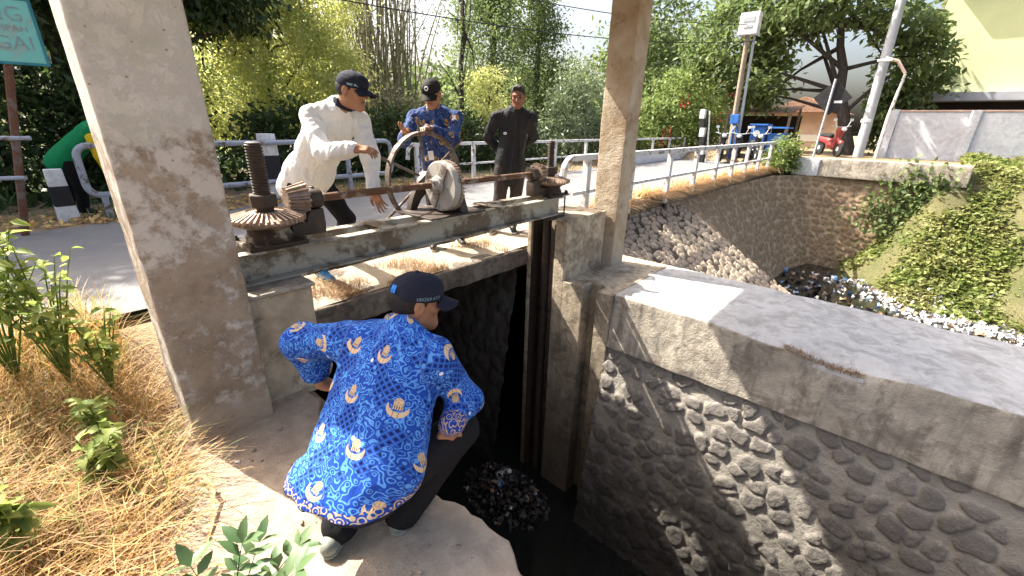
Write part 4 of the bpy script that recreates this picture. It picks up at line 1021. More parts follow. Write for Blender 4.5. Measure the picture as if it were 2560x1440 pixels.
# ---- 3 the man in batik holding the wheel
def wheel_man():
    J = dict(head=A(2.715, 3.425, 1.840), hf=unit((-.84, -.50, -.42)), hu=unit((-.28, -.16, 1)), neck=A(2.785, 3.49, 1.700), ls=A(2.945, 3.355, 1.645), rs=A(2.650, 3.63, 1.640), pel=A(2.93, 3.62, 1.13),
        rel=A(2.475, 3.56, 1.43), rwr=A(2.365, 3.355, 1.505), lel=A(2.76, 3.20, 1.455), lwr=A(2.475, 3.205, 1.535), lh=A(3.00, 3.55, 1.10), rh=A(2.87, 3.68, 1.10), lk=A(3.08, 3.53, .71), rk=A(2.84, 3.62, .71),
        la=A(3.22, 3.66, .36), ra=A(2.88, 3.72, .36), lt=A(3.10, 3.45, 0), rt=A(2.74, 3.55, 0), floor=.281, hipR=frame((-.89, -.45, 0), (0, 0, 1)))
    hand = dict(r=dict(d=(-.7, -.45, .25), n=(.15, -.45, .85), curls=(.25, .3, .35, .4), thumb=.2), l=dict(d=(-.88, -.40, .05), n=(.1, -.12, -.98), curls=(.95, .95, .95, .95), thumb=.7))
    root, L, R = person((2.9, 3.6, .28), 'man in blue batik shirt and black cap holding the spoked wheel from behind', J, None, 'skin', None, 'black_trousers', 'black_shoe', hand, .0055)
    fw = A(-.89, -.45, 0)
    sh, SR, sp = standing_shirt(root, J, M['batik2'], fw, ((.062, .060), (.059, .046)), .26, .180, .128, 17, .0075, .95, 1.04, .012, uvr=.17)
    ring_collar(root, J['neck'] + A(-.02, -.012, .012), unit(J['head'] - J['neck'] + A(.04, 0, .03)), J['hf'], .066, .070, .030, M['collar'], .008, 1.0)
    sdf_obj('hair', [el(L(0, -.020, .022), (.0785, .0985, .085), R), hs(L(0, .055, .0), R[1] * .8 - R[2] * .35), hs(L(0, -.02, -.045), -R[2] * .9 + R[1] * .35)], .005, M['hair'], root)
    cap = cap_parts(root, L, R, M['black_cap'])
    n = 20; V = []; F = []
    for k in range(n):
        a = 2 * math.pi * k / n; V += [(math.cos(a) * .011, math.sin(a) * .011), (math.cos(a) * .019, math.sin(a) * .019)]
    F = [(2 * k, 2 * k + 1, (2 * k + 3) % (2 * n), (2 * k + 2) % (2 * n)) for k in range(n)]
    def front(V, z0, lift):
        o = []
        for x, y in V:
            zz = z0 + y; best = None
            k = max(.05, 1 - ((zz - .046) / .084) ** 2) ** .5; yy = max(-.004 + .107 * k * math.sqrt(max(.05, 1 - (x / (.087 * k)) ** 2)), .05 + .062 * math.sqrt(max(.02, 1 - (x / .066) ** 2 - ((zz - .062) / .055) ** 2)))
            o.append(L(x, yy + lift, zz))
        return o
    child_mesh('cap_emblem', front(V, .082, .006), F, M['white_trim'], cap, root)
    # name badge hanging at the shirt front
    b = MB(); c0 = J['pel'] * .62 + J['neck'] * .38 + fw * .165 + A(0, 0, -.06); Rm = frame(fw, (0.15, .25, 1))
    Mx = Matrix(((Rm[0][0], Rm[1][0], Rm[2][0], c0[0]), (Rm[0][1], Rm[1][1], Rm[2][1], c0[1]), (Rm[0][2], Rm[1][2], Rm[2][2], c0[2]), (0, 0, 0, 1)))
    b.box(-.028, .028, -.002, .002, -.043, .043, Mx).build('name_badge', M['white_trim'], root)
wheel_man()

# ---- 4 the bareheaded man in the black jacket, hands behind his back
def jacket_man():
    J = dict(head=A(4.000, 3.485, 1.885), hf=unit((-.80, -.55, -.28)), hu=unit((-.15, -.08, 1)), neck=A(4.025, 3.535, 1.745), ls=A(4.165, 3.405, 1.665), rs=A(3.850, 3.685, 1.672), pel=A(4.02, 3.61, 1.10),
        rel=A(3.925, 3.90, 1.43), rwr=A(4.10, 3.79, 1.24), lel=A(4.32, 3.52, 1.44), lwr=A(4.20, 3.70, 1.25), lh=A(4.095, 3.54, 1.08), rh=A(3.945, 3.66, 1.08), lk=A(4.085, 3.565, .70), rk=A(3.915, 3.68, .70),
        la=A(4.115, 3.63, .36), ra=A(3.900, 3.76, .36), lt=A(4.0, 3.5, 0), rt=A(3.75, 3.68, 0), floor=.281, hipR=frame((-.85, -.48, 0), (0, 0, 1)))
    root, L, R = person((4.0, 3.65, .28), 'bareheaded man in black jacket standing with hands behind his back beside the far gear', J, None, 'skin2', None, 'brown_trousers', 'black_shoe', None, .006)
    fw = A(-.85, -.48, 0)
    sh, SR, sp = standing_shirt(root, J, M['black_jacket'], fw, ((.063, .058), (.057, .044)), .22, .180, .128, 27, .0075, .96, 1.02, .012)
    sh.name = 'jacket'
    placket(sh, root, J, SR, sp, M['black_shoe'], 'zip', .006, -.10, .93)
    ring_collar(root, J['neck'] + A(-.012, -.008, .006), unit(J['head'] - J['neck'] + A(.02, 0, .05)), J['hf'], .072, .076, .040, M['black_jacket'], .010, .9).name = 'jacket_collar'
    ring_collar(root, J['neck'] + A(-.012, -.008, .012), unit(J['head'] - J['neck'] + A(.02, 0, .05)), J['hf'], .060, .066, .036, M['white_trim'], .006, .5).name = 'shirt_collar'
    sdf_obj('hair', [el(L(0, -.016, .036), (.080, .099, .088), R), hs(L(0, .058, .060), R[1] * .9 - R[2] * .45), hs(L(0, -.02, -.035), -R[2] * .9 + R[1] * .45), rc(L(-.03, .05, .10), L(.03, .05, .10), .022, .022, .02)], .005, M['hair'], root, lambda X: .003 * vnoise(X, 70, 5))
    c0 = J['pel'] * .40 + J['neck'] * .60 + fw * .137 + unit(J['rs'] - J['ls']) * .07
    V = []; n = 14; Rm = frame(fw, (0, 0, 1))
    for k in range(n):
        a = 2 * math.pi * k / n
        for q in (.45, 1): V.append(c0 + Rm[0] * math.cos(a) * .020 * q + Rm[2] * math.sin(a) * .014 * q)
    child_mesh('chest_badge', V, [(2 * k, 2 * k + 1, (2 * k + 3) % (2 * n), (2 * k + 2) % (2 * n)) for k in range(n)], M['white_trim'], sh, root)
jacket_man()

# ---- 5 the bending worker in green behind the near pillar
def green_worker():
    J = dict(head=A(.93, 8.02, 1.36), hf=unit((.75, -.4, -.55)), hu=(.5, 0, .8), neck=A(.80, 8.12, 1.45), ls=A(.76, 8.34, 1.42), rs=A(.73, 7.96, 1.40), pel=A(.42, 8.42, 1.03),
        rel=A(.75, 7.95, 1.08), rwr=A(.80, 8.02, .80), lel=A(.82, 8.30, 1.10), lwr=A(.86, 8.22, .82), lh=A(.38, 8.54, .99), rh=A(.46, 8.30, .99), lk=A(.37, 8.58, .62), rk=A(.49, 8.32, .64),
        la=A(.33, 8.66, .36), ra=A(.45, 8.36, .36), lt=A(.55, 8.5, 0), rt=A(.65, 8.2, 0), floor=.285, hipR=frame((.9, -.41, 0), (0, 0, 1)))
    root, L, R = person((.45, 8.4, .28), 'worker in a green jersey with yellow sleeves bending down behind the grey pipe rail', J, None, 'skin2', None, 'black_trousers', 'black_shoe', None, .009)
    fw = A(.75, -.3, -.6)
    sh, SR, sp = standing_shirt(root, J, M['green_shirt'], fw, ((.066, .060), (.05, .04)), .13, .19, .135, 37, .012, .02, 1.03, .007)
    for s in 'lr': sdf_obj('sleeve', [rc(J[s + 's'] * .75 + J[s + 'el'] * .25, J[s + 'el'], .078, .070, .02), rc(J[s + 'el'], J[s + 'wr'], .062, .048, .02)], .011, M['yellow'], root)
    sdf_obj('hair', [el(L(0, -.016, .036), (.080, .099, .088), R), hs(L(0, .06, .06), R[1] * .9 - R[2] * .45)], .008, M['hair'], root)
    return root
green_worker()
# ================================================================== vegetation
def leaf_mat(name, a, b, c, trans=.45, rough=.55):
    g = Gm(name, rough, .35); t = g.attr('tone'); n = g.noise(.9, 3)
    k = g.mix(t, a, b); k = g.mix(g.ramp(n, [(.4, 0), (.7, .7)]), k, c); g.col(k); return g.leafy(k, trans).m
M['leaf_dark'] = leaf_mat('dark_green_leaves', (.022, .045, .014), (.065, .10, .028), (.035, .065, .022), .35)
M['leaf_light'] = leaf_mat('feathery_yellow_green_leaves', (.46, .48, .15), (.68, .68, .28), (.34, .40, .13), .65)
M['leaf_bamboo'] = leaf_mat('dusty_bamboo_leaves', (.10, .105, .05), (.20, .19, .11), (.13, .10, .06), .45)
M['leaf_mid'] = leaf_mat('mid_green_leaves', (.085, .135, .045), (.22, .27, .095), (.12, .17, .06), .5)
M['leaf_shrub'] = leaf_mat('bright_shrub_leaves', (.10, .16, .035), (.26, .32, .10), (.17, .22, .07), .5)
M['leaf_pale'] = leaf_mat('pale_glossy_leaves', (.13, .18, .09), (.32, .37, .22), (.09, .13, .05), .35, .4)
M['leaf_vine'] = leaf_mat('bank_creeper_leaves', (.10, .15, .03), (.27, .31, .09), (.30, .27, .12), .45)
M['leaf_weed'] = leaf_mat('weed_leaves', (.15, .22, .05), (.42, .46, .13), (.20, .28, .07), .55)
M['leaf_sprig'] = leaf_mat('sprig_leaves', (.055, .12, .045), (.14, .22, .09), (.09, .16, .06), .4, .45)
M['bark'] = plain('dark_bark', (.055, .045, .038), .9, .4, 12, .6)
M['bark_pale'] = plain('grey_bark', (.20, .18, .155), .9, .35, 10, .6)
M['culm'] = plain('bamboo_culm', (.20, .19, .11), .6, .35, 5, .2)
M['flower'] = plain('red_bougainvillea', (.65, .05, .07), .7, .3, 6, 0)
M['straw'] = leaf_mat('dry_straw', (.50, .31, .10), (.72, .52, .24), (.56, .36, .13), .35)
M['straw_red'] = leaf_mat('reddish_dead_grass', (.24, .135, .06), (.42, .27, .13), (.32, .19, .09), .3)

def leaf_faces(P, D, Nn, Ls, Ws, fold=.25, six=False):
    """vectorised leaf blades: base point, direction, facing, length, width"""
    D = D / np.linalg.norm(D, axis=1, keepdims=True); S = np.cross(D, Nn); S /= np.maximum(np.linalg.norm(S, axis=1, keepdims=True), 1e-6); Nn = np.cross(S, D)
    L = Ls[:, None]; W = Ws[:, None]; n = len(P)
    if six:
        pts = [P, P + D * L * .35 + S * W * .5 + Nn * W * fold, P + D * L * .72 + S * W * .36 + Nn * W * fold * .6 - Nn * L * .05, P + D * L - Nn * L * .14,
               P + D * L * .72 - S * W * .36 + Nn * W * fold * .6 - Nn * L * .05, P + D * L * .35 - S * W * .5 + Nn * W * fold, P + D * L * .36, P + D * L * .73 - Nn * L * .05]
        V = np.stack(pts, 1).reshape(-1, 3); o = np.arange(n)[:, None] * 8
        F = np.concatenate([o + np.array(q) for q in ((0, 1, 6, 6), (1, 2, 7, 6), (2, 3, 7, 7), (3, 4, 7, 7), (4, 5, 6, 7), (5, 0, 6, 6))], 0)
        tri = np.concatenate([o + np.array(q) for q in ((0, 1, 6), (1, 2, 7), (1, 7, 6), (2, 3, 7), (3, 4, 7), (4, 5, 6), (4, 6, 7), (5, 0, 6))], 0)
        return V, tri, 8
    V = np.stack([P, P + D * L * .5 + S * W * .5 + Nn * W * fold, P + D * L, P + D * L * .5 - S * W * .5 + Nn * W * fold], 1).reshape(-1, 3); o = np.arange(n)[:, None] * 4
    return V, np.concatenate([o + np.array(q) for q in ((0, 1, 2), (0, 2, 3))], 0), 4
def leaf_obj(name, P, D, Nn, Ls, Ws, mat, parent=None, r=None, six=False, fold=.25, tone=None):
    r = r or rng; V, F, k = leaf_faces(P, D, Nn, Ls, Ws, fold, six)
    t = r.random(len(P)) if tone is None else tone
    o = mesh_obj(name, V, F, mat, None, False, {'tone': np.repeat(t, k)})
    if parent is not None: part(o, parent)
    return o
def rdir(r, n, up=0.0):
    v = r.normal(size=(n, 3)); v[:, 2] += up; return v / np.linalg.norm(v, axis=1, keepdims=True)
def sun_ok(P, yl):
    return P[:, 2] < SLOPE * (P[:, 1] - yl) + .27
def crown(name, blobs, mat, parent, seed, leaf=(.12, .05), per=34, spread=.28, droop=-.25, yl=None, shell=.55, keep=None, six=False):
    r = np.random.default_rng(seed); Ps = []; Ds = []; Ts = []; cents = []
    for (cx, cy, cz, rx, ry, rz, n) in blobs:
        d = rdir(r, n); rad = shell + (1 - shell) * r.random(n) ** .6; rad *= (.82 + .3 * r.random(n))
        c = np.array([cx, cy, cz]) + d * rad[:, None] * np.array([rx, ry, rz]); cents.append(c)
        m = per; q = np.repeat(c, m, 0) + r.normal(size=(n * m, 3)) * spread * (.6 + .8 * np.repeat(r.random(n), m))[:, None] * np.array([1, 1, .6])
        out = np.repeat(d, m, 0) * .7 + rdir(r, n * m) + np.array([0, 0, droop]); Ps.append(q); Ds.append(out); Ts.append(np.clip(np.repeat(r.random(n), m) * .7 + r.random(n * m) * .3, 0, 1))
    P = np.concatenate(Ps); D = np.concatenate(Ds); T = np.concatenate(Ts); ok = P[:, 2] > .25
    if yl is not None: ok &= sun_ok(P, yl + .5 * fbm(P, .8, seed))
    if keep is not None: ok &= keep(P)
    P, D, T = P[ok], D[ok], T[ok]; n = len(P)
    Nn = rdir(r, n, 1.2); Ls = leaf[0] * (.6 + .8 * r.random(n)); Ws = leaf[1] * (.7 + .6 * r.random(n))
    leaf_obj(name, P, D, Nn, Ls, Ws, mat, parent, r, six, .2, T)
    c = np.concatenate(cents); return c[sun_ok(c, yl)] if yl is not None else c
def trunk(root, base, top, r0, cents, nl, seed, mat='bark', name='trunk'):
    r = np.random.default_rng(seed); base = Vector(base); top = Vector(top); b = MB(); pts = []
    for i in range(8):
        t = i / 7; p = base.lerp(top, t); p += Vector((r.normal() * .05, r.normal() * .05, 0)) * (1 if 0 < i < 7 else 0); pts.append(p)
    b.tube(pts, [r0 * (1.25 if i == 0 else 1 - .65 * i / 7) for i in range(8)], 10)
    if len(cents):
        for k in r.choice(len(cents), min(nl, len(cents)), replace=False):
            e = Vector(cents[k]); s = pts[2 + int(r.integers(0, 6))] if e.z > pts[2].z else pts[1]
            m = s.lerp(e, .5) + Vector((r.normal() * .1, r.normal() * .1, .12)); b.tube([s, s.lerp(m, .6), m, e], [r0 * .38, r0 * .28, r0 * .2, r0 * .06], 6)
    return b.build(name, M[mat], root, True)
def tree(name, label, base, top, r0, blobs, mat, seed, cat='tree', group=None, nl=14, bark='bark', **kw):
    root = empty(name, base, label, cat, group)
    c = crown('crown', blobs, M[mat], root, seed, **kw); trunk(root, base, top, r0, c, nl, seed + 1, bark); return root

# --- upstream side, left to right
tree('shade_tree', 'dark broad tree overhanging the teal sign and the grey near pillar', (.9, 11.6, .2), (1.2, 11.5, 6.0), .22,
     [(-.2, 11.2, 3.9, 2.3, 1.3, 1.9, 260), (1.9, 10.9, 4.2, 1.7, 1.1, 1.4, 200), (3.35, 10.7, 4.15, .85, .8, 1.0, 130), (-1.5, 11.6, 3.0, 1.6, 1.2, 1.8, 160), (-1.8, 11.4, 6.2, 2.2, 1.3, 1.7, 230), (.5, 11.4, 6.3, 1.8, 1.3, 1.7, 200), (2.2, 11.9, 6.4, 1.4, 1.1, 1.5, 130), (-4.2, 11.6, 5.2, 2.0, 1.3, 2.2, 160)], 'leaf_dark', 101, leaf=(.16, .065), per=34, spread=.24, droop=-.7, yl=4.3)
for i, (x, y, h, w, n, lab) in enumerate([(-1.6, 10.8, 2.6, 1.2, 80, 'dark evergreen shrub at the left edge under the teal sign'), (-.1, 10.9, 2.4, 1.1, 80, 'dark evergreen shrub behind the black and white bollard'),
                               (1.5, 10.8, 2.3, 1.2, 80, 'dark evergreen shrub right behind the worker in green')]):
    tree('dark_shrub', lab, (x, y, .2), (x, y, h * .7), .05, [(x, y, h * .52 + .1, w, .8, h * .52, n * 2)], 'leaf_dark', 120 + i, 'shrub', 'dark shrubs behind the left rail', 8, leaf=(.14, .06), per=34, spread=.2, yl=4.5)
tree('feathery_tree', 'feathery yellow green tree filling the background behind the man in white', (4.6, 12.4, .2), (4.8, 12.2, 6.2), .16,
     [(3.3, 11.6, 2.6, 1.35, 1.0, 1.6, 250), (4.9, 11.8, 3.0, 1.5, 1.0, 1.8, 280), (4.2, 12.0, 5.0, 1.7, 1.0, 1.5, 240), (6.0, 12.0, 2.5, 1.0, .8, 1.3, 150), (5.9, 12.2, 4.6, 1.2, .9, 1.4, 160)], 'leaf_light', 141, leaf=(.11, .038), per=52, spread=.21, droop=-.35, yl=4.2)
def bamboo(label, x0, y0, seed, n=60):
    root = empty('bamboo_clump', (x0, y0, .2), label, 'bamboo'); r = np.random.default_rng(seed); b = MB(); tips = []
    for k in range(n):
        a = Vector((x0 + r.normal() * .7, y0 + r.normal() * .5, .2)); h = 5.0 + 3 * r.random(); lean = Vector((r.normal() * .9, r.normal() * .5, 0))
        pts = [a + lean * (t ** 1.8) + Vector((0, 0, h * t)) for t in (0, .25, .5, .75, 1)]
        b.tube(pts, [.032, .03, .026, .018, .006], 6)
        for t in np.linspace(.12, 1, 14): tips.append(a + lean * (t ** 1.8) + Vector((0, 0, h * t)))
    b.build('culms', M['culm'], root, True)
    c = np.array([tuple(t) for t in tips]); m = 9; P = np.repeat(c, m, 0) + r.normal(size=(len(c) * m, 3)) * np.array([.24, .2, .2]); ok = sun_ok(P, 5.6) & (r.random(len(P)) < .8); P = P[ok]
    D = rdir(r, len(P)); D[:, 2] -= .8; leaf_obj('foliage', P, D, rdir(r, len(P), .5), .20 * (.6 + .8 * r.random(len(P))), .028 * (.7 + .6 * r.random(len(P))), M['leaf_bamboo'], root, r)
bamboo('dusty bamboo clump of thin upright culms between the feathery tree and the sky gap', 8.6, 13.6, 151, 80)
tree('dry_thicket', 'dry grey brown thicket below the bamboo behind the rail', (7.4, 11.6, .2), (7.4, 11.6, 2.2), .06, [(7.4, 11.3, 1.5, 1.1, .7, 1.2, 70), (8.9, 11.5, 1.3, 1.0, .7, 1.1, 60)], 'leaf_bamboo', 155, 'shrub', None, 10, leaf=(.17, .03), per=34, spread=.22, yl=5.0)
tree('slender_tree', 'slender dark tree with one straight trunk standing against the bright sky gap', (11.8, 13.2, .2), (12.1, 13.2, 8.0), .13,
     [(11.6, 13.2, 4.4, .9, .7, 2.2, 34), (12.9, 13.4, 5.4, 1.0, .7, 1.9, 40)], 'leaf_mid', 161, leaf=(.15, .06), per=26, spread=.26, yl=5.8)
tree('tall_dark_tree', 'tall dark green tree of narrow layered crown left of the bright bush', (15.6, 15.2, .2), (15.6, 15.2, 9.0), .2,
     [(15.0, 15.0, 4.6, 1.4, 1.0, 2.6, 170), (15.4, 15.2, 7.2, 1.2, 1.0, 2.0, 120), (14.6, 14.8, 2.0, 1.6, 1.0, 1.5, 110)], 'leaf_mid', 171, leaf=(.17, .065), per=36, spread=.30, yl=6.0)
tree('tall_dark_tree', 'tall dark green tree of narrow layered crown directly left of the ochre pillar', (19.4, 15.6, .2), (19.4, 15.6, 9.5), .2,
     [(19.0, 15.3, 4.4, 2.0, 1.2, 2.8, 230), (18.2, 15.4, 6.6, 1.5, 1.0, 1.8, 120), (20.6, 15.2, 2.6, 1.8, 1.2, 1.9, 140)], 'leaf_mid', 173, leaf=(.18, .07), per=36, spread=.34, yl=6.2)
tree('golden_shrub', 'tall yellow green drooping shrub between the two men at the rail', (10.4, 10.3, .2), (10.3, 10.2, 2.6), .07,
     [(10.1, 10.0, 2.3, .62, .5, 1.0, 60), (10.5, 10.1, 1.2, .8, .5, .8, 45)], 'leaf_light', 181, 'shrub', None, 10, leaf=(.14, .035), per=36, spread=.16, droop=-.9, yl=6.2)
tree('pale_bush', 'pale glossy leaved bush directly left of the ochre pillar behind the rail', (14.2, 9.8, .2), (14.1, 9.7, 2.4), .08,
     [(13.6, 9.5, 2.2, .9, .7, 1.1, 70), (14.8, 9.6, 3.1, 1.1, .7, 1.3, 90), (13.0, 9.6, 1.2, .9, .6, .8, 50), (15.2, 9.6, 1.3, 1.1, .6, 1.0, 60)], 'leaf_pale', 191, 'shrub', None, 10, leaf=(.15, .075), per=26, spread=.22, yl=6.6)
for i, (x, w, n) in enumerate([(4.3, 1.3, 60), (6.4, 1.3, 60), (8.7, 1.2, 60), (11.2, 1.3, 60), (16.6, 1.4, 60)]):
    lab = ['low dark hedge bush behind the grey pipe rail beside the white post', 'low dark hedge bush behind the end of the grey pipe rail', 'low dark hedge bush behind the man in batik at the wheel',
           'low dark hedge bush behind the man in the black jacket', 'low dark hedge bush behind the ochre pillar'][i]
    tree('hedge_bush', lab, (x, 9.9, .2), (x, 9.9, .9), .05, [(x, 9.9, 1.0, w, .6, .9, n * 2)], 'leaf_dark', 200 + i, 'shrub', 'low bushes behind the far rail', 8, leaf=(.15, .07), per=30, spread=.2, yl=5.5)
# --- right of the ochre pillar
tree('backdrop_tree', 'dark spreading tree far behind the flowering hedge right of the ochre pillar', (32, 15.5, .2), (32, 15.5, 9), .3,
     [(30.5, 14.5, 8.6, 3.0, 2.0, 2.6, 90), (33.5, 14, 4.6, 5.0, 2.0, 3.4, 150), (27.5, 14.5, 4.5, 3.0, 2.0, 3.2, 110), (40, 12, 4.0, 5, 2.4, 3.4, 110)], 'leaf_mid', 211, leaf=(.34, .15), per=34, spread=.55, yl=2)
tree('flowering_hedge', 'sprawling light green bougainvillea hedge with red flowers behind the bridge end', (22, 9.4, .2), (22.2, 9.3, 2.4), .1,
     [(19.5, 8.9, 1.7, 1.5, .9, 1.2, 80), (22.0, 9.2, 2.5, 2.0, 1.0, 1.7, 130), (25.3, 8.9, 2.9, 2.0, 1.0, 1.8, 110), (24.0, 8.4, 1.3, 1.8, .8, 1.0, 70)], 'leaf_shrub', 221, 'shrub', None, 12, leaf=(.20, .10), per=30, spread=.30, yl=2)
fh = bpy.data.objects['flowering_hedge']; r = np.random.default_rng(5); C0 = np.array([(19.4, 8.1, 1.4), (20.8, 8.2, 2.6), (25.6, 7.9, 3.7), (26.3, 7.8, 3.2), (25.2, 7.9, 2.0), (24.6, 7.8, 1.9), (19.0, 8.2, 1.0), (26.8, 7.9, 2.9)])
P = np.repeat(C0, 26, 0) + r.normal(size=(208, 3)) * .14; leaf_obj('blossoms', P, rdir(r, 208), rdir(r, 208), np.full(208, .10), np.full(208, .08), M['flower'], fh, r)
tree('street_tree', 'large street tree with leaning dark trunk and bright upper leaves beside the white wall', (23.2, 1.9, .6), (23.4, 3.6, 6.4), .26,
     [(23.0, 4.6, 6.6, 2.2, 2.4, 1.5, 150), (23.2, 7.2, 5.4, 1.8, 1.8, 1.8, 110), (23.4, 1.2, 6.2, 1.6, 1.6, 1.4, 100), (24.5, .6, 4.1, 1.2, .9, 1.4, 60), (23.0, 5.8, 3.6, 1.3, 1.0, 1.1, 60), (24.5, 1.2, 2.4, 1.0, .8, 1.2, 50)], 'leaf_mid', 231, leaf=(.30, .15), per=30, spread=.36, nl=22, yl=-4,
     keep=lambda P: ~((np.abs(P[:, 1] - 2.6 - .25 * (P[:, 2] - 3)) < .75) & (P[:, 2] < 4.1)))
tree('verge_shrub', 'light green shrub growing over the bridge rail end', (18.6, 3.5, .2), (18.6, 3.4, .9), .04, [(18.3, 3.35, .75, .5, .4, .55, 40), (18.5, 3.2, .25, .45, .3, .5, 30)], 'leaf_shrub', 241, 'shrub', None, 8, leaf=(.16, .08), per=24, spread=.15)

# --- creeper covering the canal bank
def bank_cover():
    r = np.random.default_rng(77); n = 62000; x = 14.0 + 8.2 * r.random(n); y = -9 + 11.6 * r.random(n); me = bpy.data.objects['ground']
    xt = 14.2 + 1.9 * np.maximum(0, y + 1.0); z = -3.05 + 3.72 * sstep(0, 6.2, x - xt); ok = (x - xt > .55 + .5 * r.random(n)) & ~((x > 18.55) & (y > -1.45)) & (x < 22.3)
    P = np.stack([x, y, z + .02], 1); lump = np.maximum(0, fbm(P, 1.3, 6)); ok &= (fbm(P, 1.0, 31) > -1.05); P = P[ok]; P[:, 2] += .02 + .35 * lump[ok] * r.random(len(P)); n = len(P)
    D = rdir(r, n); D[:, 2] *= .5; tag(leaf_obj('bank_creeper', P, D, rdir(r, n, 1.6), .145 * (.6 + .8 * r.random(n)), .095 * (.6 + .8 * r.random(n)), M['leaf_vine'], None, r), kind='stuff')
    c = np.array([(18.45, -.4, .2), (18.4, -.9, .1), (18.45, 0.0, -.5), (18.4, -.5, -.6), (18.3, .2, -1.1), (18.3, -.7, -1.0)]); P = np.repeat(c, 110, 0) + r.normal(size=(660, 3)) * np.array([.12, .3, .3])
    o = leaf_obj('wall_creeper', P, rdir(r, 660, -.5), rdir(r, 660) + np.array([-1.2, 0, .3]), np.full(660, .18), np.full(660, .12), M['leaf_mid'], None, r)
    tag(o, 'dark green creeper hanging at the right end of the rubble abutment wall', 'creeper')
bank_cover()

# --- dry grass, weeds and sprigs of the foreground
def blades(name, P, H, mat, seed, lean=.5, w=.006, bias=(0, 0, 0), seg=4, kind='stuff'):
    r = np.random.default_rng(seed); n = len(P); d = rdir(r, n); d[:, 2] = 0; d = d / np.linalg.norm(d, axis=1, keepdims=True) * (lean * (.3 + r.random(n)))[:, None] + np.array(bias)
    V = []; S = np.stack([-d[:, 1], d[:, 0], d[:, 0] * 0], 1); S /= np.maximum(np.linalg.norm(S, axis=1, keepdims=True), 1e-6)
    for i in range(seg + 1):
        t = i / seg; c = P + np.array([0, 0, 1]) * (H * t * (1 - .42 * t * np.minimum(1.6, lean + np.linalg.norm(d, axis=1)) * .5))[:, None] + d * (H * t ** 1.9)[:, None]; ww = w * (1 - t * .85) * (.6 + .8 * r.random(n) if i == 0 else 1)
        V += [c - S * np.reshape(w * (1 - t * .85), (-1, 1) if np.ndim(w) else ()), c + S * np.reshape(w * (1 - t * .85), (-1, 1) if np.ndim(w) else ())]
    V = np.stack(V, 1).reshape(-1, 3); k = 2 * (seg + 1); o = np.arange(n)[:, None] * k
    F = np.concatenate([o + np.array([2 * i, 2 * i + 1, 2 * i + 3, 2 * i + 2]) for i in range(seg)], 0)
    ob = mesh_obj(name, V, F, mat, None, True, {'tone': np.repeat(r.random(n), k)})
    return tag(ob, kind=kind)
def gz(x, y):
    left = -.05 + .30 * sstep(2.7, 3.7, y) + .33 * sstep(-.15, -1.1, x) * sstep(-.6, 1.6, y) * (1 - sstep(3.2, 4.2, y)) * .8; return left
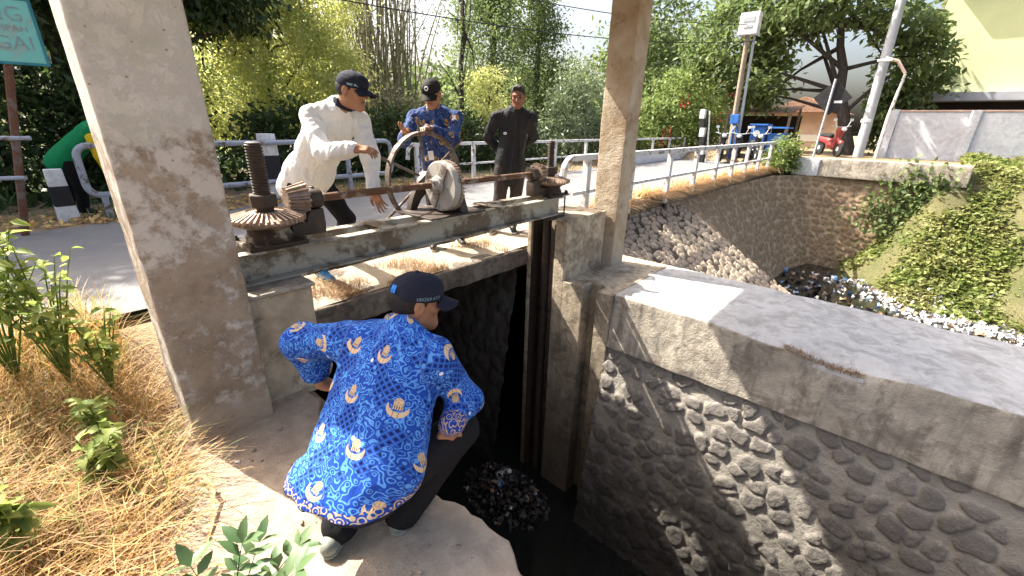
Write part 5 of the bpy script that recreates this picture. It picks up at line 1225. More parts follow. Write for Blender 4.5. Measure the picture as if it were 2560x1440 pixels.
def grasses():
    r = np.random.default_rng(88)
    def scatter(n, cx, cy, sx, sy, cond):
        x = cx + sx * (r.random(n) * 2 - 1); y = cy + sy * (r.random(n) * 2 - 1); P = np.stack([x, y, x * 0], 1); ok = cond(x, y) & (fbm(P, 1.6, 12) > -.55); P = P[ok]; P[:, 2] = gz(P[:, 0], P[:, 1]) - .01; return P
    # tall straw bank left of the pillar
    P = scatter(9500, -.75, 2.7, .9, 1.25, lambda x, y: (x < .20 - .34 * np.maximum(0, 2.35 - y)) & (y > 1.5)); blades('dry_grass', P, .32 * (.45 + .9 * r.random(len(P))), M['straw'], 1, .75, .0035, (.10, -.16, 0))
    P = scatter(2600, -.75, 1.6, .8, .9, lambda x, y: x < -.18 - .12 * np.sin(y * 3)); blades('dead_grass', P, .34 * (.4 + .9 * r.random(len(P))), M['straw_red'], 2, .8, .0035, (.28, -.24, 0))
    P = scatter(2600, -.35, 2.5, .55, .7, lambda x, y: (x < .2 - .34 * np.maximum(0, 2.35 - y))); blades('tangled_grass', P, .30 * (.4 + .9 * r.random(len(P))), M['straw_red'], 21, 1.3, .0035, (.1, -.25, 0))
    P = scatter(900, -.35, 1.2, .5, .8, lambda x, y: x < -.05); P[:, 2] = np.maximum(P[:, 2], .004); blades('straw_litter', P, .16 * (.4 + .9 * r.random(len(P))), M['straw'], 3, 2.2, .003, (0, 0, -.1))
    P = scatter(1000, -.6, 2.9, .9, 1.1, lambda x, y: x < .1); blades('green_grass', P, .42 * (.5 + .8 * r.random(len(P))), M['leaf_shrub'], 4, .7, .0045, (.15, -.1, 0))
    # tufts along the deck edge and the bridge edge
    n = 4200; x = 1.05 + 2.6 * r.random(n); y = 3.03 + .55 * r.random(n) ** 1.6; P = np.stack([x, y, x * 0 + .275], 1); ok = fbm(P, 2.6, 15) + .5 * np.exp(-((x - 2.25) / .4) ** 2) + .7 * np.exp(-((x - 3.35) / .3) ** 2) > .42; P = P[ok]
    blades('deck_grass', P, .14 * (.4 + .9 * r.random(len(P))), M['straw_red'], 5, 1.3, .0028, (0, -.25, 0))
    n = 4200; x = 5.1 + 13.4 * r.random(n); y = 3.60 + .35 * r.random(n) ** 1.5; P = np.stack([x, y, x * 0 + .26], 1); ok = fbm(P, 1.1, 17) > -.45; P = P[ok]
    blades('bridge_edge_grass', P, .34 * (.4 + .9 * r.random(len(P))), M['straw_red'], 6, .9, .009, (0, -1.0, -.55))
    n = 1500; x = 5.1 + 13.4 * r.random(n); y = 3.66 + .4 * r.random(n); P = np.stack([x, y, x * 0 + .27], 1); P = P[fbm(P, 1.1, 18) > -.1]
    blades('bridge_edge_straw', P, .26 * (.4 + .9 * r.random(len(P))), M['straw'], 7, .7, .008, (0, -.3, 0))
    n = 1600; x = -4 + 16 * r.random(n); y = 7.7 + 1.6 * r.random(n); P = np.stack([x, y, x * 0 + .27], 1); P = P[fbm(P, .9, 19) > -.1]
    blades('verge_weeds', P, .22 * (.4 + .9 * r.random(len(P))), M['leaf_mid'], 8, .8, .010)
    n = 700; y = -.55 + .9 * r.random(n); x = 3.66 + .10 * r.random(n); P = np.stack([x, y, x * 0 - .02 - .06 * np.exp(-((y + .05) / .28) ** 2)], 1); ok = fbm(P, 3, 23) > -.1; P = P[ok & (np.abs(y + .0) < .42)] if False else P[np.abs(P[:, 1] - .18) < .36]
    blades('coping_moss', P, .045 * (.4 + .9 * r.random(len(P))), M['straw_red'], 9, 1.4, .003, (-.5, 0, 0))
grasses()
def weed(label, base, h, nst, seed, ls=.055, mat='leaf_weed', lean=(0, 0), group='green weeds in the straw'):
    root = empty('weed', base, label, 'weed', group); r = np.random.default_rng(seed); b = MB(); Ps = []; Ds = []
    for k in range(nst):
        a = r.random() * 6.28; e = Vector((math.cos(a) * h * .35 * r.random() + lean[0] * h, math.sin(a) * h * .35 * r.random() + lean[1] * h, h * (.6 + .5 * r.random())))
        b0 = Vector(base); pts = [b0, b0 + e * .4 + Vector((0, 0, h * .08)), b0 + e * .75 + Vector((0, 0, h * .06)), b0 + e]; b.tube(pts, [.005, .004, .003, .0015], 5)
        for t in np.linspace(.30, 1, 8):
            i = min(2, int(t * 3)); q = pts[i].lerp(pts[i + 1], t * 3 - i if t < 1 else 1)
            for s in range(1 + (r.random() > .6)): Ps.append(tuple(q)); Ds.append((r.normal(), r.normal(), .25 * r.normal() - .15))
    b.build('stem', M[mat], root); P = np.array(Ps); n = len(P)
    leaf_obj('leaves', P, np.array(Ds), rdir(r, n, 2.0), ls * (.6 + .8 * r.random(n)), ls * .62 * (.7 + .5 * r.random(n)), M[mat], root, r, True)
weed('tall bright weed at the left edge in front of the road', (-.12, 3.15, .2), .80, 18, 301, .062)
weed('leafy weed in the straw nearest the lit pillar edge', (.03, 3.0, .16), .46, 12, 302, .055)
weed('dark leaved weed in the straw halfway down the lit pillar edge', (-.06, 2.62, .08), .26, 10, 303, .05)
weed('broad leaved weed hanging over the sandy ledge at the left', (-.12, 2.28, .05), .28, 10, 306, .066, 'leaf_weed', (.25, -.1))
weed('low weed at the lower left corner of the straw', (-.36, 1.98, .12), .26, 10, 304, .062)
weed('pinkish stemmed weed rising highest at the left edge', (-.30, 3.25, .25), .85, 14, 305, .07)
def sprig(label, base, stems, seed):
    """seedling with pinnate leaves: each rachis carries paired leaflets"""
    root = empty('sapling', base, label, 'plant'); r = np.random.default_rng(seed); b = MB(); P = []; D = []; Nn = []; Ls = []
    for (dx, dy, dz, L) in stems:
        d = Vector((dx, dy, dz)).normalized(); b0 = Vector(base); pts = [b0 + d * L * t + Vector((0, 0, .35 * L * t * (1 - t))) for t in np.linspace(0, 1, 7)]; b.tube(pts, [.0035, .003, .003, .0025, .002, .0015, .001], 5)
        side = d.cross(Vector((0, 0, 1))).normalized()
        for k in range(2, 7):
            for s in (-1, 1):
                P.append(tuple(pts[k])); v = d * .55 + side * s * .85 + Vector((0, 0, .12 * r.normal())); D.append(tuple(v)); Nn.append((r.normal() * .25, r.normal() * .25, 1)); Ls.append(.085 * (.75 + .4 * r.random()))
        P.append(tuple(pts[6])); D.append(tuple(d)); Nn.append((0, 0, 1)); Ls.append(.09)
    b.build('stem', M['leaf_sprig'], root); P = np.array(P); Ls = np.array(Ls); leaf_obj('leaflets', P, np.array(D), np.array(Nn), Ls, Ls * .44, M['leaf_sprig'], root, r, True, .12)
sprig('green sapling with paired oval leaflets at the bottom edge in front of the squatting man', (.07, 1.235, .0), [(.3, .2, .9, .32), (.55, -.25, .6, .30), (-.1, .35, .8, .30), (-.35, .15, .6, .26), (.8, .15, .5, .30), (.15, -.4, .7, .26), (.5, .4, .65, .28)], 311)
def leaf_litter():
    r = np.random.default_rng(99); n = 420; x = -.55 + .8 * r.random(n) ** 1.3; y = .6 + 2.0 * r.random(n); P = np.stack([x, y, .012 + .02 * r.random(n)], 1); ok = (x < .12 - .1 * np.sin(y * 4)); P = P[ok]; n = len(P); D = rdir(r, n); D[:, 2] *= .25
    tag(leaf_obj('leaf_litter', P, D, rdir(r, n, 2.5), .045 * (.5 + r.random(n)), .02 * (.6 + .8 * r.random(n)), M['straw'], None, r, True, .35), kind='stuff')
    n = 1500; x = -4 + 10 * r.random(n); y = 7.35 + 1.3 * r.random(n); P = np.stack([x, y, .30 + .02 * r.random(n)], 1); D = rdir(r, n); D[:, 2] *= .2
    tag(leaf_obj('verge_litter', P, D, rdir(r, n, 2.5), .10 * (.5 + r.random(n)), .05 * (.6 + .8 * r.random(n)), M['straw'], None, r), kind='stuff')
leaf_litter()
# ================================================================== railings, posts, walls and the street beyond
M['white_rail'] = painted('white_railing_paint', (.66, .66, .66), (.22, .13, .08), .35, 9, .6)
M['grey_rail'] = painted('grey_blue_pipe_paint', (.34, .37, .43), (.16, .11, .08), .3, 8, .45)
M['rust_post'] = painted('rusty_sign_post', (.16, .13, .12), (.16, .07, .04), .9, 8, .8)
M['white_wash'] = concrete('flaking_whitewash', (.70, .70, .70), (.55, .55, .56), (.30, .29, .28), 2.0, .5, .35)
M['black_paint'] = plain('black_post_paint', (.02, .02, .022), .7, .3, 8)
M['teal'] = painted('faded_teal_sign', (.16, .50, .46), (.30, .42, .38), .3, 4, .5)
M['teal_dark'] = plain('teal_sign_edge', (.02, .16, .20), .5, .2, 6)
M['letter'] = painted('flaking_grey_lettering', (.22, .27, .30), (.20, .46, .43), .45, 30, .6)

def rail_thing(name, label, y, x0, x1, zt, zm, posts, w, mat, group=None, bottoms=None, curl=None, cat='railing'):
    root = empty(name, (x0, y, .27), label, cat, group)
    b = MB(); b.box(x0, x1, y - w * .45, y + w * .45, zt - w * .8, zt)
    if curl:
        pts = [(x0 + .002, y, zt - w * .4)] + [(x0 - curl * math.sin(a), y, zt - w * .4 - curl * (1 - math.cos(a))) for a in np.linspace(.2, 1.5, 6)] + [(x0 - curl - .02, y, zt - curl - .17)]
        b.tube(pts, w * .5, 8)
    b.build('top_rail', mat, root, False, .006)
    MB().box(x0 + (.02 if curl else 0), x1, y - w * .25, y + w * .25, zm - w * .5, zm).build('mid_rail', mat, root, False, .004)
    for i, x in enumerate(posts):
        zb = bottoms[i] if bottoms else .26
        yy = y - w * .47 if zb < 0 else y
        p = MB().box(x - w * .5, x + w * .5, y - w * .42, y + w * .42, zb if zb > 0 else .10, zt - w * .81).build('post', mat, root, False, .006)
        if zb < 0:
            q = MB().box(x - w * .51, x + w * .51, y - w * .43, y + w * .43, zb, .098).build('post_foot', M['black_paint']); q.data.transform(Matrix.Translation(-Vector(root.location))); q.parent = p
    return root
rail_thing('bridge_railing', 'white bridge railing running from the ochre pillar over the canal to the far street', 3.58, 5.35, 17.9, 1.19, .66, [5.75, 7.22, 8.88, 10.38, 11.88, 13.28, 14.68, 16.18, 17.55], .105, M['white_rail'], None, [.26, -.02, -.02] + [.20] * 6, .22)
rail_thing('bridge_railing', 'white railing on the far roadside behind the man in the black jacket', 7.76, 5.62, 20.55, 1.17, .70, [5.68 + 1.65 * k for k in range(10)], .085, M['white_rail'], None, None, .16)
MB().box(13.2, 20.6, 7.35, 7.55, .28, .66).build('low_wall', M['white_wash'], None, False, .015); tag(bpy.data.objects['low_wall'], 'low whitewashed wall along the far roadside seen through the bridge railing', 'low wall')
def pipe_rail():
    root = empty('pipe_guardrail', (2.8, 7.92, .27), 'grey blue pipe guardrail with rounded ends along the road behind the near pillar', 'guardrail')
    y = 7.92; x0, x1, za, zb, r = .52, 5.15, 1.215, .585, .14; pts = []
    for cx, cz, a0 in ((x1 - r, za - r, 90), (x1 - r, zb + r, 0), (x0 + r, zb + r, -90), (x0 + r, za - r, -180)):
        for k in range(6): a = R_(a0 - 90 * k / 5); pts.append((cx + r * math.cos(a), y, cz + r * math.sin(a)))
    pts.append(pts[0]); MB().tube(pts, .042, 12, False).build('pipe_loop', M['grey_rail'], root, True)
    for x in (.66, 1.9, 4.2): MB().box(x - .035, x + .035, y - .035, y + .035, .26, 1.20 if x > 1 else .62).build('post', M['grey_rail'], root, False, .005)
pipe_rail()
def bollard(x, y, h, w, label):
    root = empty('bollard', (x, y, .27), label, 'bollard', 'black and white roadside bollards')
    def seg(nm, z0, z1, m, k):
        f = lambda z: w * (1.12 - .24 * (z / h)); b = MB(); a, c = f(z0), f(z1)
        b.add([(x - a, y - a, .27 + z0), (x + a, y - a, .27 + z0), (x + a, y + a, .27 + z0), (x - a, y + a, .27 + z0), (x - c, y - c, .27 + z1), (x + c, y - c, .27 + z1), (x + c, y + c, .27 + z1), (x - c, y + c, .27 + z1)],
              [(3, 2, 1, 0), (4, 5, 6, 7), (0, 1, 5, 4), (1, 2, 6, 5), (2, 3, 7, 6), (3, 0, 4, 7)]); return b.build(nm, m, root, False, .012)
    seg('base', 0, h * .30, M['white_wash'], 0); seg('black_band', h * .301, h * .68, M['black_paint'], 1); seg('head', h * .681, h, M['white_wash'], 2)
bollard(.27, 8.10, .66, .095, 'tapered black and white bollard standing beside the bending worker in green')
bollard(2.88, 8.10, 1.08, .125, 'taller black and white bollard behind the threaded screw of the near gear')
def sign():
    root = empty('sign_board', (-.42, 7.5, .27), 'faded teal notice board with flaking grey lettering on a rusty post at the top left', 'sign')
    f = unit((-.25, -.97, 0)); rt = np.array([.97, -.25, 0])
    def W(a, z, d): return Vector((.14 + rt[0] * a + f[0] * d, 7.10 + rt[1] * a + f[1] * d, z))
    TR = .345; z0, z1 = 2.08, 2.64; b = MB(); b.add([W(a, z, d) for d in (0, -.03) for a, z in ((TR - 1.35, z0), (TR, z0), (TR, z1), (TR - 1.35, z1))], [(0, 1, 2, 3), (7, 6, 5, 4), (0, 4, 5, 1), (1, 5, 6, 2), (2, 6, 7, 3), (3, 7, 4, 0)])
    b.build('board', M['teal'], root)
    b = MB()
    for q in ((TR - 1.38, TR + .02, z0 - .025, z0 - .001), (TR + .001, TR + .022, z0, z1), (TR - 1.38, TR + .02, z1 + .001, z1 + .02)):
        b.add([W(a, z, d) for d in (.006, -.036) for a, z in ((q[0], q[2]), (q[1], q[2]), (q[1], q[3]), (q[0], q[3]))], [(0, 1, 2, 3), (7, 6, 5, 4), (0, 4, 5, 1), (1, 5, 6, 2), (2, 6, 7, 3), (3, 7, 4, 0)])
    b.build('frame', M['teal_dark'], root)
    for s, sz, z, off in (('DILARANG', .185, 2.51, .06), ('BUANG SAMPAH', .085, 2.385, .055), ('KE SUNGAI', .18, 2.25, .04)):
        V, F = text_mesh(s, sz, align='RIGHT'); P = [W(TR - off + x, z + y, .0035) for x, y, zz in V]; part(mesh_obj('lettering', P, F, M['letter']), root)
    pts = lambda a, lean: [W(a - lean * (1 - t), .25 + 2.4 * t, -.07) for t in (0, .5, 1)]
    MB().tube(pts(.16, .49), .035, 8).build('post', M['rust_post'], root, True); MB().tube(pts(-.85, .49), .035, 8).build('post', M['rust_post'], root, True)
    for z, q in ((1.34, .02), (.93, -.12)): MB().tube([W(-1.1, z, -.02), W(q, z, -.02)], .022, 8).build('crossbar', M['grey_rail'], root, True)
sign()

# far abutment of the bridge
def abut_h(cell, seed, amp):
    f0 = wall_h(cell, seed, amp)
    return f0
ab = empty('abutment_wall', (18.0, 2, -3), 'brown rubble stone retaining wall curving from the bridge edge to the green bank', 'wall')
TP_ = np.array([(9.80, 3.62, .01), (12.0, 3.60, .02), (14.8, 3.55, .04), (17.4, 3.35, .08), (18.45, 2.7, .09), (18.66, 1.5, .09), (18.70, 0, .09), (18.72, -1.8, .09)])
BP_ = np.array([(9.72, .80, -1.80), (11.9, 1.70, -2.95), (14.4, 2.15, -3.1), (16.6, 2.0, -3.1), (17.9, 1.6, -3.1), (18.35, .9, -3.1), (18.5, -.3, -3.1), (18.5, -1.9, -3.1)])
def curve_pts(Q, t):
    d = np.concatenate([[0], np.cumsum(np.linalg.norm(np.diff(TP_, axis=0), axis=1))]); d /= d[-1]; return np.stack([np.interp(t, d, Q[:, k]) for k in range(3)], 1)
def ruled(u, v, h):
    t = u / 13.0; q = (v / 3.0)[:, None]; a = curve_pts(TP_, t); b = curve_pts(BP_, t); da = curve_pts(TP_, np.clip(t + .01, 0, 1)) - curve_pts(TP_, np.clip(t - .01, 0, 1))
    n = np.cross(da, b - a); n /= np.linalg.norm(n, axis=1, keepdims=True); n *= np.where(n[:, 1:2] + n[:, 0:1] > 0, -1, 1); return a * (1 - q) + b * q + n * h[:, None]
o = height_sheet('stone_face', np.arange(0, 13.01, .035), np.arange(0, 3.01, .035), ruled, wall_h(.24, 13, .030, .22, .8), M['stone2']); part(o, ab)
rough_box('parapet', (18.50, -1.55, .095), (18.95, 2.17, .70), M['wallband'], ab, .15, .02, .01, 4, 61)
rough_box('white_block', (18.46, 2.175, .095), (18.95, 2.97, .68), M['white_wash'], ab, .12, .03, .02, 4, 62)
rough_box('concrete_strip', (18.60, 2.12, -3.1), (18.75, 2.40, .094), M['wallband'], ab, .15, .02, .01, 4, 63)
dp = MB().tube([(18.5, 2.47, -.9), (18.46, 2.45, -2.9)], .07, 10).build('drain_pipe', M['grey_rail'], None, True); tag(dp, 'grey blue drain pipe down the abutment wall beside its pale concrete strip', 'pipe')
def slope_place(u, v, h): return np.stack([u, 3.60 - v + h * .53, .0 - .62 * v + h * .85], 1)
o = height_sheet('cobble_revetment', np.arange(5.05, 9.90, .0185), np.arange(-.02, 3.3, .0185), slope_place, wall_h(.25, 23, .050, .26, .36, .24), M['cobble']); tag(o, 'sunlit slope of round cobbles below the bridge edge behind the dividing wall', 'revetment')

# street at the right
M['yellow_wall'] = plain('pale_yellow_green_render', (.62, .66, .36), .9, .06, 1.5, .1)
M['grey_wall'] = concrete('grey_building_concrete', (.40, .41, .43), (.32, .33, .35), None, .6, .2)
M['blue_white'] = concrete('bluish_whitewashed_wall', (.62, .64, .68), (.48, .50, .54), (.33, .33, .34), .9, .6, .4)
M['dark_room'] = plain('dark_opening', (.035, .028, .025), .9, .2, 2, 0)
M['pole_grey'] = plain('grey_utility_pole', (.38, .40, .43), .6, .1, 4, .1)
M['pole_brown'] = plain('weathered_wooden_pole', (.28, .22, .17), .9, .25, 6, .4)
M['blue_kiosk'] = plain('blue_kiosk_paint', (.03, .13, .42), .6, .25, 3, .05)
M['salmon'] = plain('salmon_wall', (.58, .43, .36), .9, .12, 2, .1)
M['roof_tile'] = plain('dusty_roof_tiles', (.30, .18, .13), .9, .3, 8, .5)
M['tyre'] = plain('black_tyre', (.018, .018, .018), .85, .2, 20)
M['black_gloss'] = plain('black_scooter_paint', (.02, .02, .024), .25, .1, 3, 0, .6)
M['red_gloss'] = plain('red_scooter_paint', (.24, .03, .03), .5, .1, 3, 0, .6)
M['glass'] = plain('headlight_glass', (.75, .78, .80), .1, .05, 3, 0, .8)
bw = empty('boundary_wall', (22.5, -5, .6), 'bluish whitewashed boundary wall below the yellow green building', 'wall')
rough_box('wall', (22.5, -14, .4), (22.75, .62, 2.30), M['blue_white'], bw, .25, .02, .012, 2, 71)
rough_box('end_post', (22.42, .625, .4), (22.80, .86, 2.38), M['blue_white'], bw, .2, .02, .01, 2, 72)
for y in (-1.42, -4.6, -7.8): rough_box('pilaster', (22.38, y - .13, .4), (22.498, y + .13, 2.34), M['blue_white'], bw, .2, .02, .01, 2, 73)
MB().box(22.46, 22.80, -14, .62, 2.305, 2.36).build('coping', M['salmon'], bw, False, .01)
bd = empty('building', (28, -6, .6), 'pale yellow green building with grey ledge and dark gap behind the boundary wall', 'building')
MB().box(26, 36, -16, .36, 3.13, 7.2).build('wall', M['yellow_wall'], bd, False, .02)
MB().box(25.6, 36, -16, .75, 2.80, 3.126).build('ledge', M['grey_wall'], bd, False, .02)
MB().box(26.6, 36, -16, .30, .5, 2.796).build('ground_floor', M['dark_room'], bd)
for y in (.38, -3.4, -7.2, -11): MB().box(26.05, 26.35, y - .18, y + .16, .5, 2.797).build('column', M['blue_white'], bd, False, .02)
MB().box(26.4, 30, .37, 1.0, 3.13, 4.6).build('side_wall', M['grey_wall'], bd, False, .02)
MB().box(25.5, 36.4, -16, .6, 7.202, 7.4).build('roof_slab', M['grey_wall'], bd, False, .02)
up = empty('utility_pole', (21.5, 1.4, .6), 'thick pale grey utility pole between the street tree and the boundary wall', 'pole')
MB().tube([(21.5, 1.40, .5), (21.5, 1.56, 9.5)], [.17, .12], 16).build('pole', M['pole_grey'], up, True)
MB().lathe([(.175, 0), (.18, .02), (.18, .10), (.175, .12)], (21.5, 1.45, 1.9), 'z', 16).build('band', M['white_trim'], up, True)
lp = empty('street_lamp', (21, .85, .6), 'slim rusty white street lamp with bent arm in front of the boundary wall', 'street lamp')
MB().tube([(21, .85, .5), (21, .85, 2.1), (21, .80, 2.9), (21, .76, 3.45)], [.06, .055, .045, .04], 10).build('pole', M['white_rail'], lp, True)
MB().tube([(21, .76, 3.46), (20.95, 1.05, 3.85), (20.9, 1.42, 3.98)], [.045, .05, .05], 8).build('arm', M['salmon'], lp, True)
MB().box(20.8, 21.0, 1.20, 1.62, 3.86, 3.93).build('lamp_head', M['white_trim'], lp, False, .02)
ep = empty('meter_pole', (20, 5.62, .5), 'brown wooden pole carrying a grey electrical box above the flowering hedge', 'pole')
MB().tube([(20, 5.60, .2), (20, 5.76, 5.0)], [.11, .09], 12).build('pole', M['pole_brown'], ep, True); MB().tube([(20.1, 5.36, .2), (20.1, 5.55, 4.9)], [.06, .05], 10).build('side_pole', M['pole_grey'], ep, True)
bx_ = MB().box(19.75, 20.15, 5.40, 6.08, 4.93, 5.68).build('electrical_box', M['white_wash'], ep, False, .03)
for y0, y1, z0, z1 in ((5.55, 5.95, 5.36, 5.52), (5.60, 5.90, 5.16, 5.24)): o = MB().box(19.735, 19.748, y0, y1, z0, z1).build('box_plate', M['pole_grey']); o.data.transform(Matrix.Translation(-Vector(ep.location))); o.parent = bx_
rs = empty('striped_post', (18.2, 6.05, .27), 'black and white banded post standing in front of the flowering hedge', 'post')
for k in range(6): MB().box(18.1, 18.3, 5.98 + .05 * k, 6.16 + .05 * k, .27 + .33 * k, .27 + .33 * k + .329).build('band', M['white_wash'] if k % 2 else M['black_paint'], rs, False, .01)
MB().tube([(18.2, 5.86, .27), (18.2, 6.08, 2.2)], .03, 8).build('stay', M['white_rail'], rs, True)
bp = empty('blue_post', (20.0, 5.4, .4), 'bright blue forked post behind the parked black scooters', 'post')
for d in (-.10, .10): MB().tube([(19.8, 5.42 + d, .3), (19.8, 5.50 + d * .8, 1.5), (19.8, 5.56, 1.75)], .035, 8).build('leg', M['blue_kiosk'], bp, True)
MB().box(19.72, 19.88, 5.42, 5.74, 1.76, 2.12).build('head', M['blue_kiosk'], bp, False, .03)
ws_ = empty('warning_sign', (19.5, 2.5, .6), 'diamond road sign seen from its dark back on a slim pale pole', 'sign')
Mx = Matrix.Translation((19.53, 2.46, 2.66)) @ Matrix.Rotation(R_(45), 4, 'X'); MB().box(-.012, .012, -.40, .40, -.40, .40, Mx).build('plate', M['black_paint'], ws_, False, .01)
MB().tube([(19.47, 2.56, .5), (19.47, 2.50, 3.25)], .035, 8).build('pole', M['pole_grey'], ws_, True)
Mx2 = Matrix.Translation((19.515, 2.28, 2.52)); MB().box(-.003, .003, -.13, .10, -.035, .045, Mx2).build('label_plate', M['white_trim'], ws_)
kx = empty('kiosk', (20.3, 4.75, .5), 'bright blue tall kiosk cabinet with a round white badge beside the scooters', 'kiosk')
MB().box(20.0, 20.6, 4.42, 4.95, .45, 1.72).build('cabinet', M['blue_kiosk'], kx, False, .02); MB().box(19.9, 20.7, 4.36, 5.0, 1.722, 1.78).build('lid', M['blue_kiosk'], kx, False, .01)
MB().lathe([(.02, 19.975), (.125, 19.978), (.125, 19.998), (.02, 19.998)], (0, 4.72, 1.42), 'x', 20).build('badge', M['white_trim'], kx)
k2 = empty('food_cart', (20.4, 4.0, .5), 'low blue food cart with pale panel right of the tall kiosk', 'cart')
MB().box(20.1, 20.9, 3.72, 4.32, .75, 1.45).build('body', M['blue_kiosk'], k2, False, .03); MB().box(20.07, 20.097, 3.80, 4.1, .85, 1.35).build('panel', M['pale_thread'], k2); MB().box(20.0, 21.0, 3.66, 4.40, 1.62, 1.68).build('canopy', M['blue_kiosk'], k2, False, .01)
for y in (3.78, 4.26):
    MB().lathe([(.05, -.03), (.17, -.03), (.17, .03), (.05, .03)], (20.2, y, .62), 'y', 16).build('wheel', M['tyre'], k2)
    MB().tube([(20.15, y, 1.44), (20.15, y, 1.63)], .02, 6).build('post', M['pole_grey'], k2)
def scooter(x, y, z, rz, paint, label):
    root = empty('scooter', (0, 0, 0), label, 'motor scooter', 'scooters parked at the street corner')
    for wx in (-.62, .62):
        w = MB().lathe([(.20, -.05), (.27, -.045), (.29, 0), (.27, .045), (.20, .05)], (wx, 0, .29), 'y', 20).build('wheel', M['tyre'], root, True)
        h = MB().lathe([(.03, -.06), (.19, -.03), (.19, .03), (.03, .06)], (wx, 0, .29), 'y', 16).build('rim', M['pole_grey'], None, True); h.parent = w
    P = [rc((-.75, 0, .62), (-.05, 0, .55), .13, .14, .05), rc((-.05, 0, .42), (.28, 0, .34), .12, .11, .06), rc((.30, 0, .36), (.46, 0, .92), .10, .11, .05), rc((.44, 0, .94), (.56, 0, .98), .13, .10, .05), rc((.50, 0, .60), (.70, 0, .50), .07, .09, .05)]
    V, F = sdf_mesh(P, .03); mesh_obj('body', V, F, M[paint], root, True)
    V, F = sdf_mesh([rc((-.72, 0, .76), (-.05, 0, .74), .09, .10, .03)], .03); mesh_obj('seat', V, F, M['tyre'], root, True)
    MB().tube([(.42, -.33, 1.10), (.46, -.12, 1.06), (.46, .12, 1.06), (.42, .33, 1.10)], .018, 8).build('handlebar', M['pole_grey'], root, True)
    for s in (-1, 1): MB().tube([(.44, .2 * s, 1.08), (.46, .28 * s, 1.30)], .01, 6).add([(.455, .28 * s - .06, 1.27), (.455, .28 * s + .06, 1.27), (.455, .28 * s + .06, 1.36), (.455, .28 * s - .06, 1.36)], [(0, 1, 2, 3)]).build('mirror', M['glass'], root)
    V, F = sdf_mesh([el((.66, 0, .99), (.05, .09, .07))], .02); mesh_obj('headlight', V, F, M['glass'], root, True)
    root.location = (x, y, z); root.rotation_euler = (0, 0, rz); return root
s1 = scooter(19.3, 5.75, .33, R_(200), 'black_gloss', 'black scooter at the near end of the parked row by the striped post')
for x, y, z, rz, lab in ((19.5, 5.15, .33, 190, 'black scooter in the middle of the parked row below the blue post'), (19.4, 4.55, .34, 205, 'black scooter parked right in front of the blue kiosk')):
    c = copy_tree(s1); c.location = (x, y, z); c.rotation_euler = (0, 0, R_(rz)); c['label'] = lab
scooter(21.2, 2.35, .66, R_(215), 'red_gloss', 'red scooter parked under the street tree beside the warning sign')
fh_ = empty('far_house', (31, 5, .5), 'small salmon house with a dusty tiled roof far down the street', 'house')
MB().box(30, 34, 3.3, 6.6, .3, 2.5).build('wall', M['salmon'], fh_, False, .02); MB().box(29.96, 29.998, 3.6, 5.2, 1.0, 1.35).build('signboard', M['white_trim'], fh_)
MB().add([(29.4, 3.0, 2.502), (34.6, 3.0, 2.502), (34.6, 6.9, 2.502), (29.4, 6.9, 2.502), (29.4, 4.95, 3.3), (34.6, 4.95, 3.3)], [(3, 2, 1, 0), (0, 1, 5, 4), (2, 3, 4, 5), (0, 4, 3), (1, 2, 5)]).build('roof', M['roof_tile'], fh_)
sr = empty('stall_awning', (24, 5, .5), 'brown tiled awning on posts behind the blue kiosk', 'awning')
MB().add([(23.2, 4.2, 2.25), (25.4, 4.2, 2.6), (25.4, 7.0, 2.6), (23.2, 7.0, 2.25), (23.2, 4.2, 2.31), (25.4, 4.2, 2.66), (25.4, 7.0, 2.66), (23.2, 7.0, 2.31)], [(3, 2, 1, 0), (4, 5, 6, 7), (0, 1, 5, 4), (1, 2, 6, 5), (2, 3, 7, 6), (3, 0, 4, 7)]).build('roof', M['roof_tile'], sr)
for x, y in ((23.3, 4.3), (23.3, 6.9), (25.3, 4.3), (25.3, 6.9)): MB().box(x - .05, x + .05, y - .05, y + .05, .3, 2.24 if x < 24 else 2.55).build('post', M['pole_brown'], sr)
MB().box(25.4, 25.5, 4.2, 7.0, .3, 2.2).build('back_panel', M['dark_room'], sr)

# cables over the road
def cable(p, q, sag, label):
    p, q = Vector(p), Vector(q); pts = [p.lerp(q, t) - Vector((0, 0, sag * 4 * t * (1 - t))) for t in np.linspace(0, 1, 25)]
    tag(MB().tube(pts, .011, 5).build('power_cable', M['black_paint'], None, True), label, 'cable', 'cables across the trees')
cable((-6, 9.6, 4.6), (20, 5.75, 5.3), .75, 'upper thin black cable sagging across the trees to the electrical box')
cable((-6, 9.7, 4.0), (20.1, 5.5, 4.75), .8, 'lower thin black cable sagging across the trees to the wooden pole')

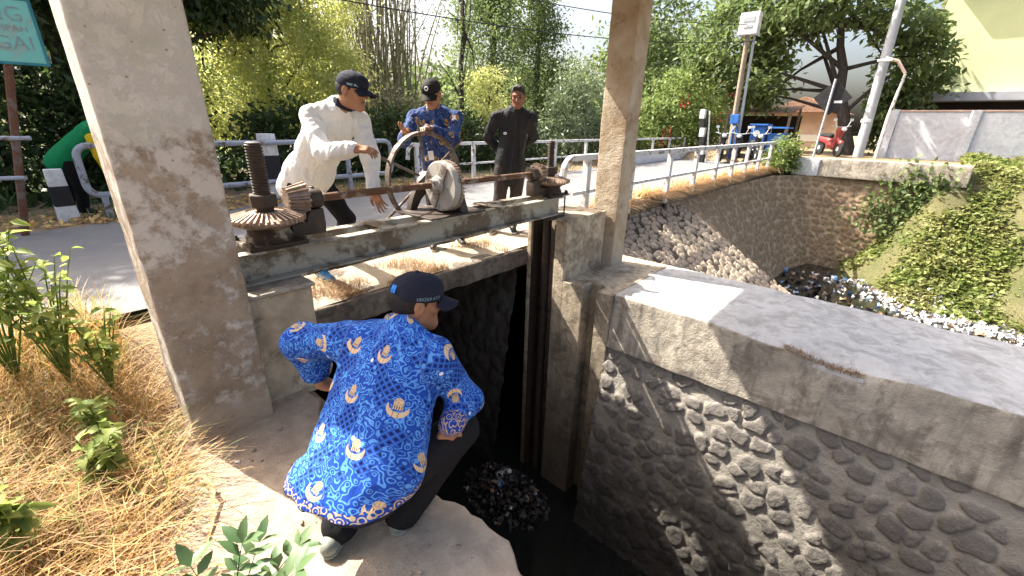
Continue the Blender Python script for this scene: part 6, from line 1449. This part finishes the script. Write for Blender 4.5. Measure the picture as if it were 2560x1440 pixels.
# --- the wood beyond, dense ground cover
def woodland():
    r = np.random.default_rng(404); n = 26000; x = -24 + 84 * r.random(n) ** 1.1; y = 17.5 + 6 * r.random(n) + .12 * np.abs(x - 8); h = 4.3 + 1.5 * fbm(np.stack([x, x * 0, x * 0], 1), .35, 3) + np.where((x > 13.5) & (x < 19.5), -1.3, 0) + .03 * np.abs(x) ; z = h * r.random(n) ** .8 + .2
    P = np.stack([x, y, z], 1); ok = fbm(P, .9, 41) > -.6; P = P[ok]; n = len(P); tone = np.clip(.5 + .6 * fbm(P, .8, 9) + .25 * r.normal(size=n), 0, 1)
    tag(leaf_obj('woodland', P, rdir(r, n, -.2), rdir(r, n, .8), .55 * (.6 + .8 * r.random(n)), .26 * (.6 + .8 * r.random(n)), M['leaf_mid'], None, r, False, .2, tone), kind='stuff')
    n = 16000; x = -14 + 40 * r.random(n); y = 9.0 + 9 * r.random(n); P = np.stack([x, y, .25 + .45 * r.random(n) * np.maximum(.15, .5 + fbm(np.stack([x, y, x * 0], 1), .8, 6))], 1)
    tag(leaf_obj('undergrowth', P, rdir(r, n), rdir(r, n, 1.2), .26 * (.6 + .8 * r.random(n)), .12 * (.6 + .8 * r.random(n)), M['leaf_dark'], None, r), kind='stuff')
woodland()

# --- litter
def scraps(name, P, size, mats, seed, label=None):
    r = np.random.default_rng(seed); V = []; F = []; mi = []
    for p in P:
        s = size * (.4 + r.random() * .9); D = rdir(r, 2); a = D[0]; b = np.cross(a, D[1]); b /= np.linalg.norm(b); c = np.cross(a, b); o = len(V); g = 3
        for i in range(g):
            for j in range(g): V.append(p + a * s * (i - 1) * .5 + b * s * (j - 1) * .4 + c * s * .24 * r.normal())
        m = int(r.integers(0, len(mats)))
        for i in range(g - 1):
            for j in range(g - 1): F.append((o + i * g + j, o + (i + 1) * g + j, o + (i + 1) * g + j + 1, o + i * g + j + 1)); mi.append(m)
    V = np.array(V); V[:, 2] = np.maximum(V[:, 2], -2.90)
    return tag(mesh_obj(name, V, np.array(F), None, None, True, None, mats, mi), kind='stuff')
M['grit_grey'] = plain('grey_scraps', (.42, .41, .38), .8, .3, 8, .2); M['plastic_white'] = plain('white_plastic_scraps', (.58, .57, .55), .5, .15, 8, .1); M['plastic_blue'] = plain('blue_plastic_scraps', (.20, .34, .55), .4, .2, 8, .1); M['card'] = plain('brown_card_scraps', (.32, .22, .13), .9, .3, 8, .2); M['dark_rag'] = plain('dark_wet_debris', (.06, .05, .045), .6, .4, 12, .4); M['plastic_red'] = plain('orange_scraps', (.55, .20, .08), .6, .2, 8, .1)
r = np.random.default_rng(55); n = 6000; x = 13.4 + 3.4 * r.random(n); y = -8 + 10.2 * r.random(n); xt = 14.2 + 1.9 * np.maximum(0, y + 1.0); ok = (np.abs(x - xt - .75) < .95 * (.3 + r.random(n))); P = np.stack([x, y, np.maximum(-2.85, -3.05 + 3.72 * sstep(0, 6.2, x - xt)) + .06 * r.random(n)], 1)[ok]
scraps('canal_litter', P, .10, [M['plastic_white'], M['plastic_white'], M['white_wash'], M['plastic_white'], M['card'], M['white_wash'], M['grit_grey'], M['plastic_white']], 56)
n = 150; P = np.stack([13.6 + 3.2 * r.random(n), -.9 + 3.0 * r.random(n), np.full(n, -2.83)], 1); scraps('floating_litter', P, .15, [M['plastic_white'], M['plastic_blue'], M['dark_rag'], M['dark_rag'], M['card']], 57)
n = 800; a = r.random(n) * 6.28; q = r.random(n) ** .7; P = np.stack([3.08 + .42 * q * np.cos(a), 2.75 + .65 * q * np.sin(a), -2.86 + .40 * (1 - q) * r.random(n)], 1); scraps('trash_heap', P, .05, [M['dark_rag']] * 22 + [M['card']] * 2 + [M['plastic_white']], 58)
bg = MB(); V, F = sdf_mesh([rc((3.10, 2.86, -2.62), (3.16, 2.80, -2.56), .055, .035, .03), rc((3.16, 2.80, -2.56), (3.14, 2.74, -2.50), .02, .035, .02)], .012, lambda X: .012 * vnoise(X, 28, 4)); o = mesh_obj('plastic_bag', V, F, M['plastic_white'], None, True); tag(o, 'knotted white plastic bag on top of the trash heap in the sluice', 'bag')
V, F = sdf_mesh([rc((3.05, 2.80, -2.68), (3.09, 2.76, -2.66), .045, .035, .03)], .012, lambda X: .012 * vnoise(X, 30, 6)); o = mesh_obj('plastic_bag', V, F, M['plastic_blue'], None, True); tag(o, 'crumpled blue plastic bag below the white bag on the trash heap', 'bag')
o = MB().tube([(.335, 2.09, .010), (.352, 2.075, .010)], .0055, 8).build('cigarette_butt', M['white_trim'], None, True); tag(o, 'white cigarette butt lying on the shaded ledge by the pillar foot', 'cigarette butt')
for i, (pts, lab) in enumerate((([(.13, 2.15, .02), (.20, 2.05, .05), (.205, 1.92, .06), (.16, 1.78, .03), (.10, 1.66, .012)], 'long pale dry grass blade curving across the sunny ledge'), ([(-.02, 1.55, .02), (.08, 1.56, .04), (.17, 1.50, .012)], 'short pale dry leaf lying across the sunny ledge'))):
    V = []; F = []
    for k, p in enumerate(pts):
        p = Vector(p); d = (Vector(pts[min(k + 1, len(pts) - 1)]) - Vector(pts[max(k - 1, 0)])).normalized(); s = d.cross(Vector((0, 0, 1))).normalized() * (.010 * (1 - abs(k / (len(pts) - 1) - .4))); V += [p - s, p + Vector((0, 0, -.003)), p + s]
    for k in range(len(pts) - 1):
        for j in (0, 1): F.append((3 * k + j, 3 * k + j + 1, 3 * k + j + 4, 3 * k + j + 3))
    tag(mesh_obj('dry_leaf', V, F, M['straw'], None, True, {'tone': np.full(len(V), .9)}), lab, 'leaf')

r = np.random.default_rng(66); n = 170; V = []; F = []
for k in range(n):
    x = -.45 + 1.25 * r.random(); y = .7 + 1.6 * r.random(); q = .003 + .008 * r.random() ** 3; o = len(V)
    for a in range(8): V.append((x + q * (1 if a & 1 else -1) * (.6 + .5 * r.random()), y + q * (1 if a & 2 else -1) * (.6 + .5 * r.random()), .004 + q * .5 * (1.6 if a & 4 else -.2)))
    F += [(o, o + 2, o + 3, o + 1), (o + 4, o + 5, o + 7, o + 6), (o, o + 1, o + 5, o + 4), (o + 2, o + 6, o + 7, o + 3), (o, o + 4, o + 6, o + 2), (o + 1, o + 3, o + 7, o + 5)]
tag(mesh_obj('grit', V, F, M['apron'], None, True), kind='stuff')
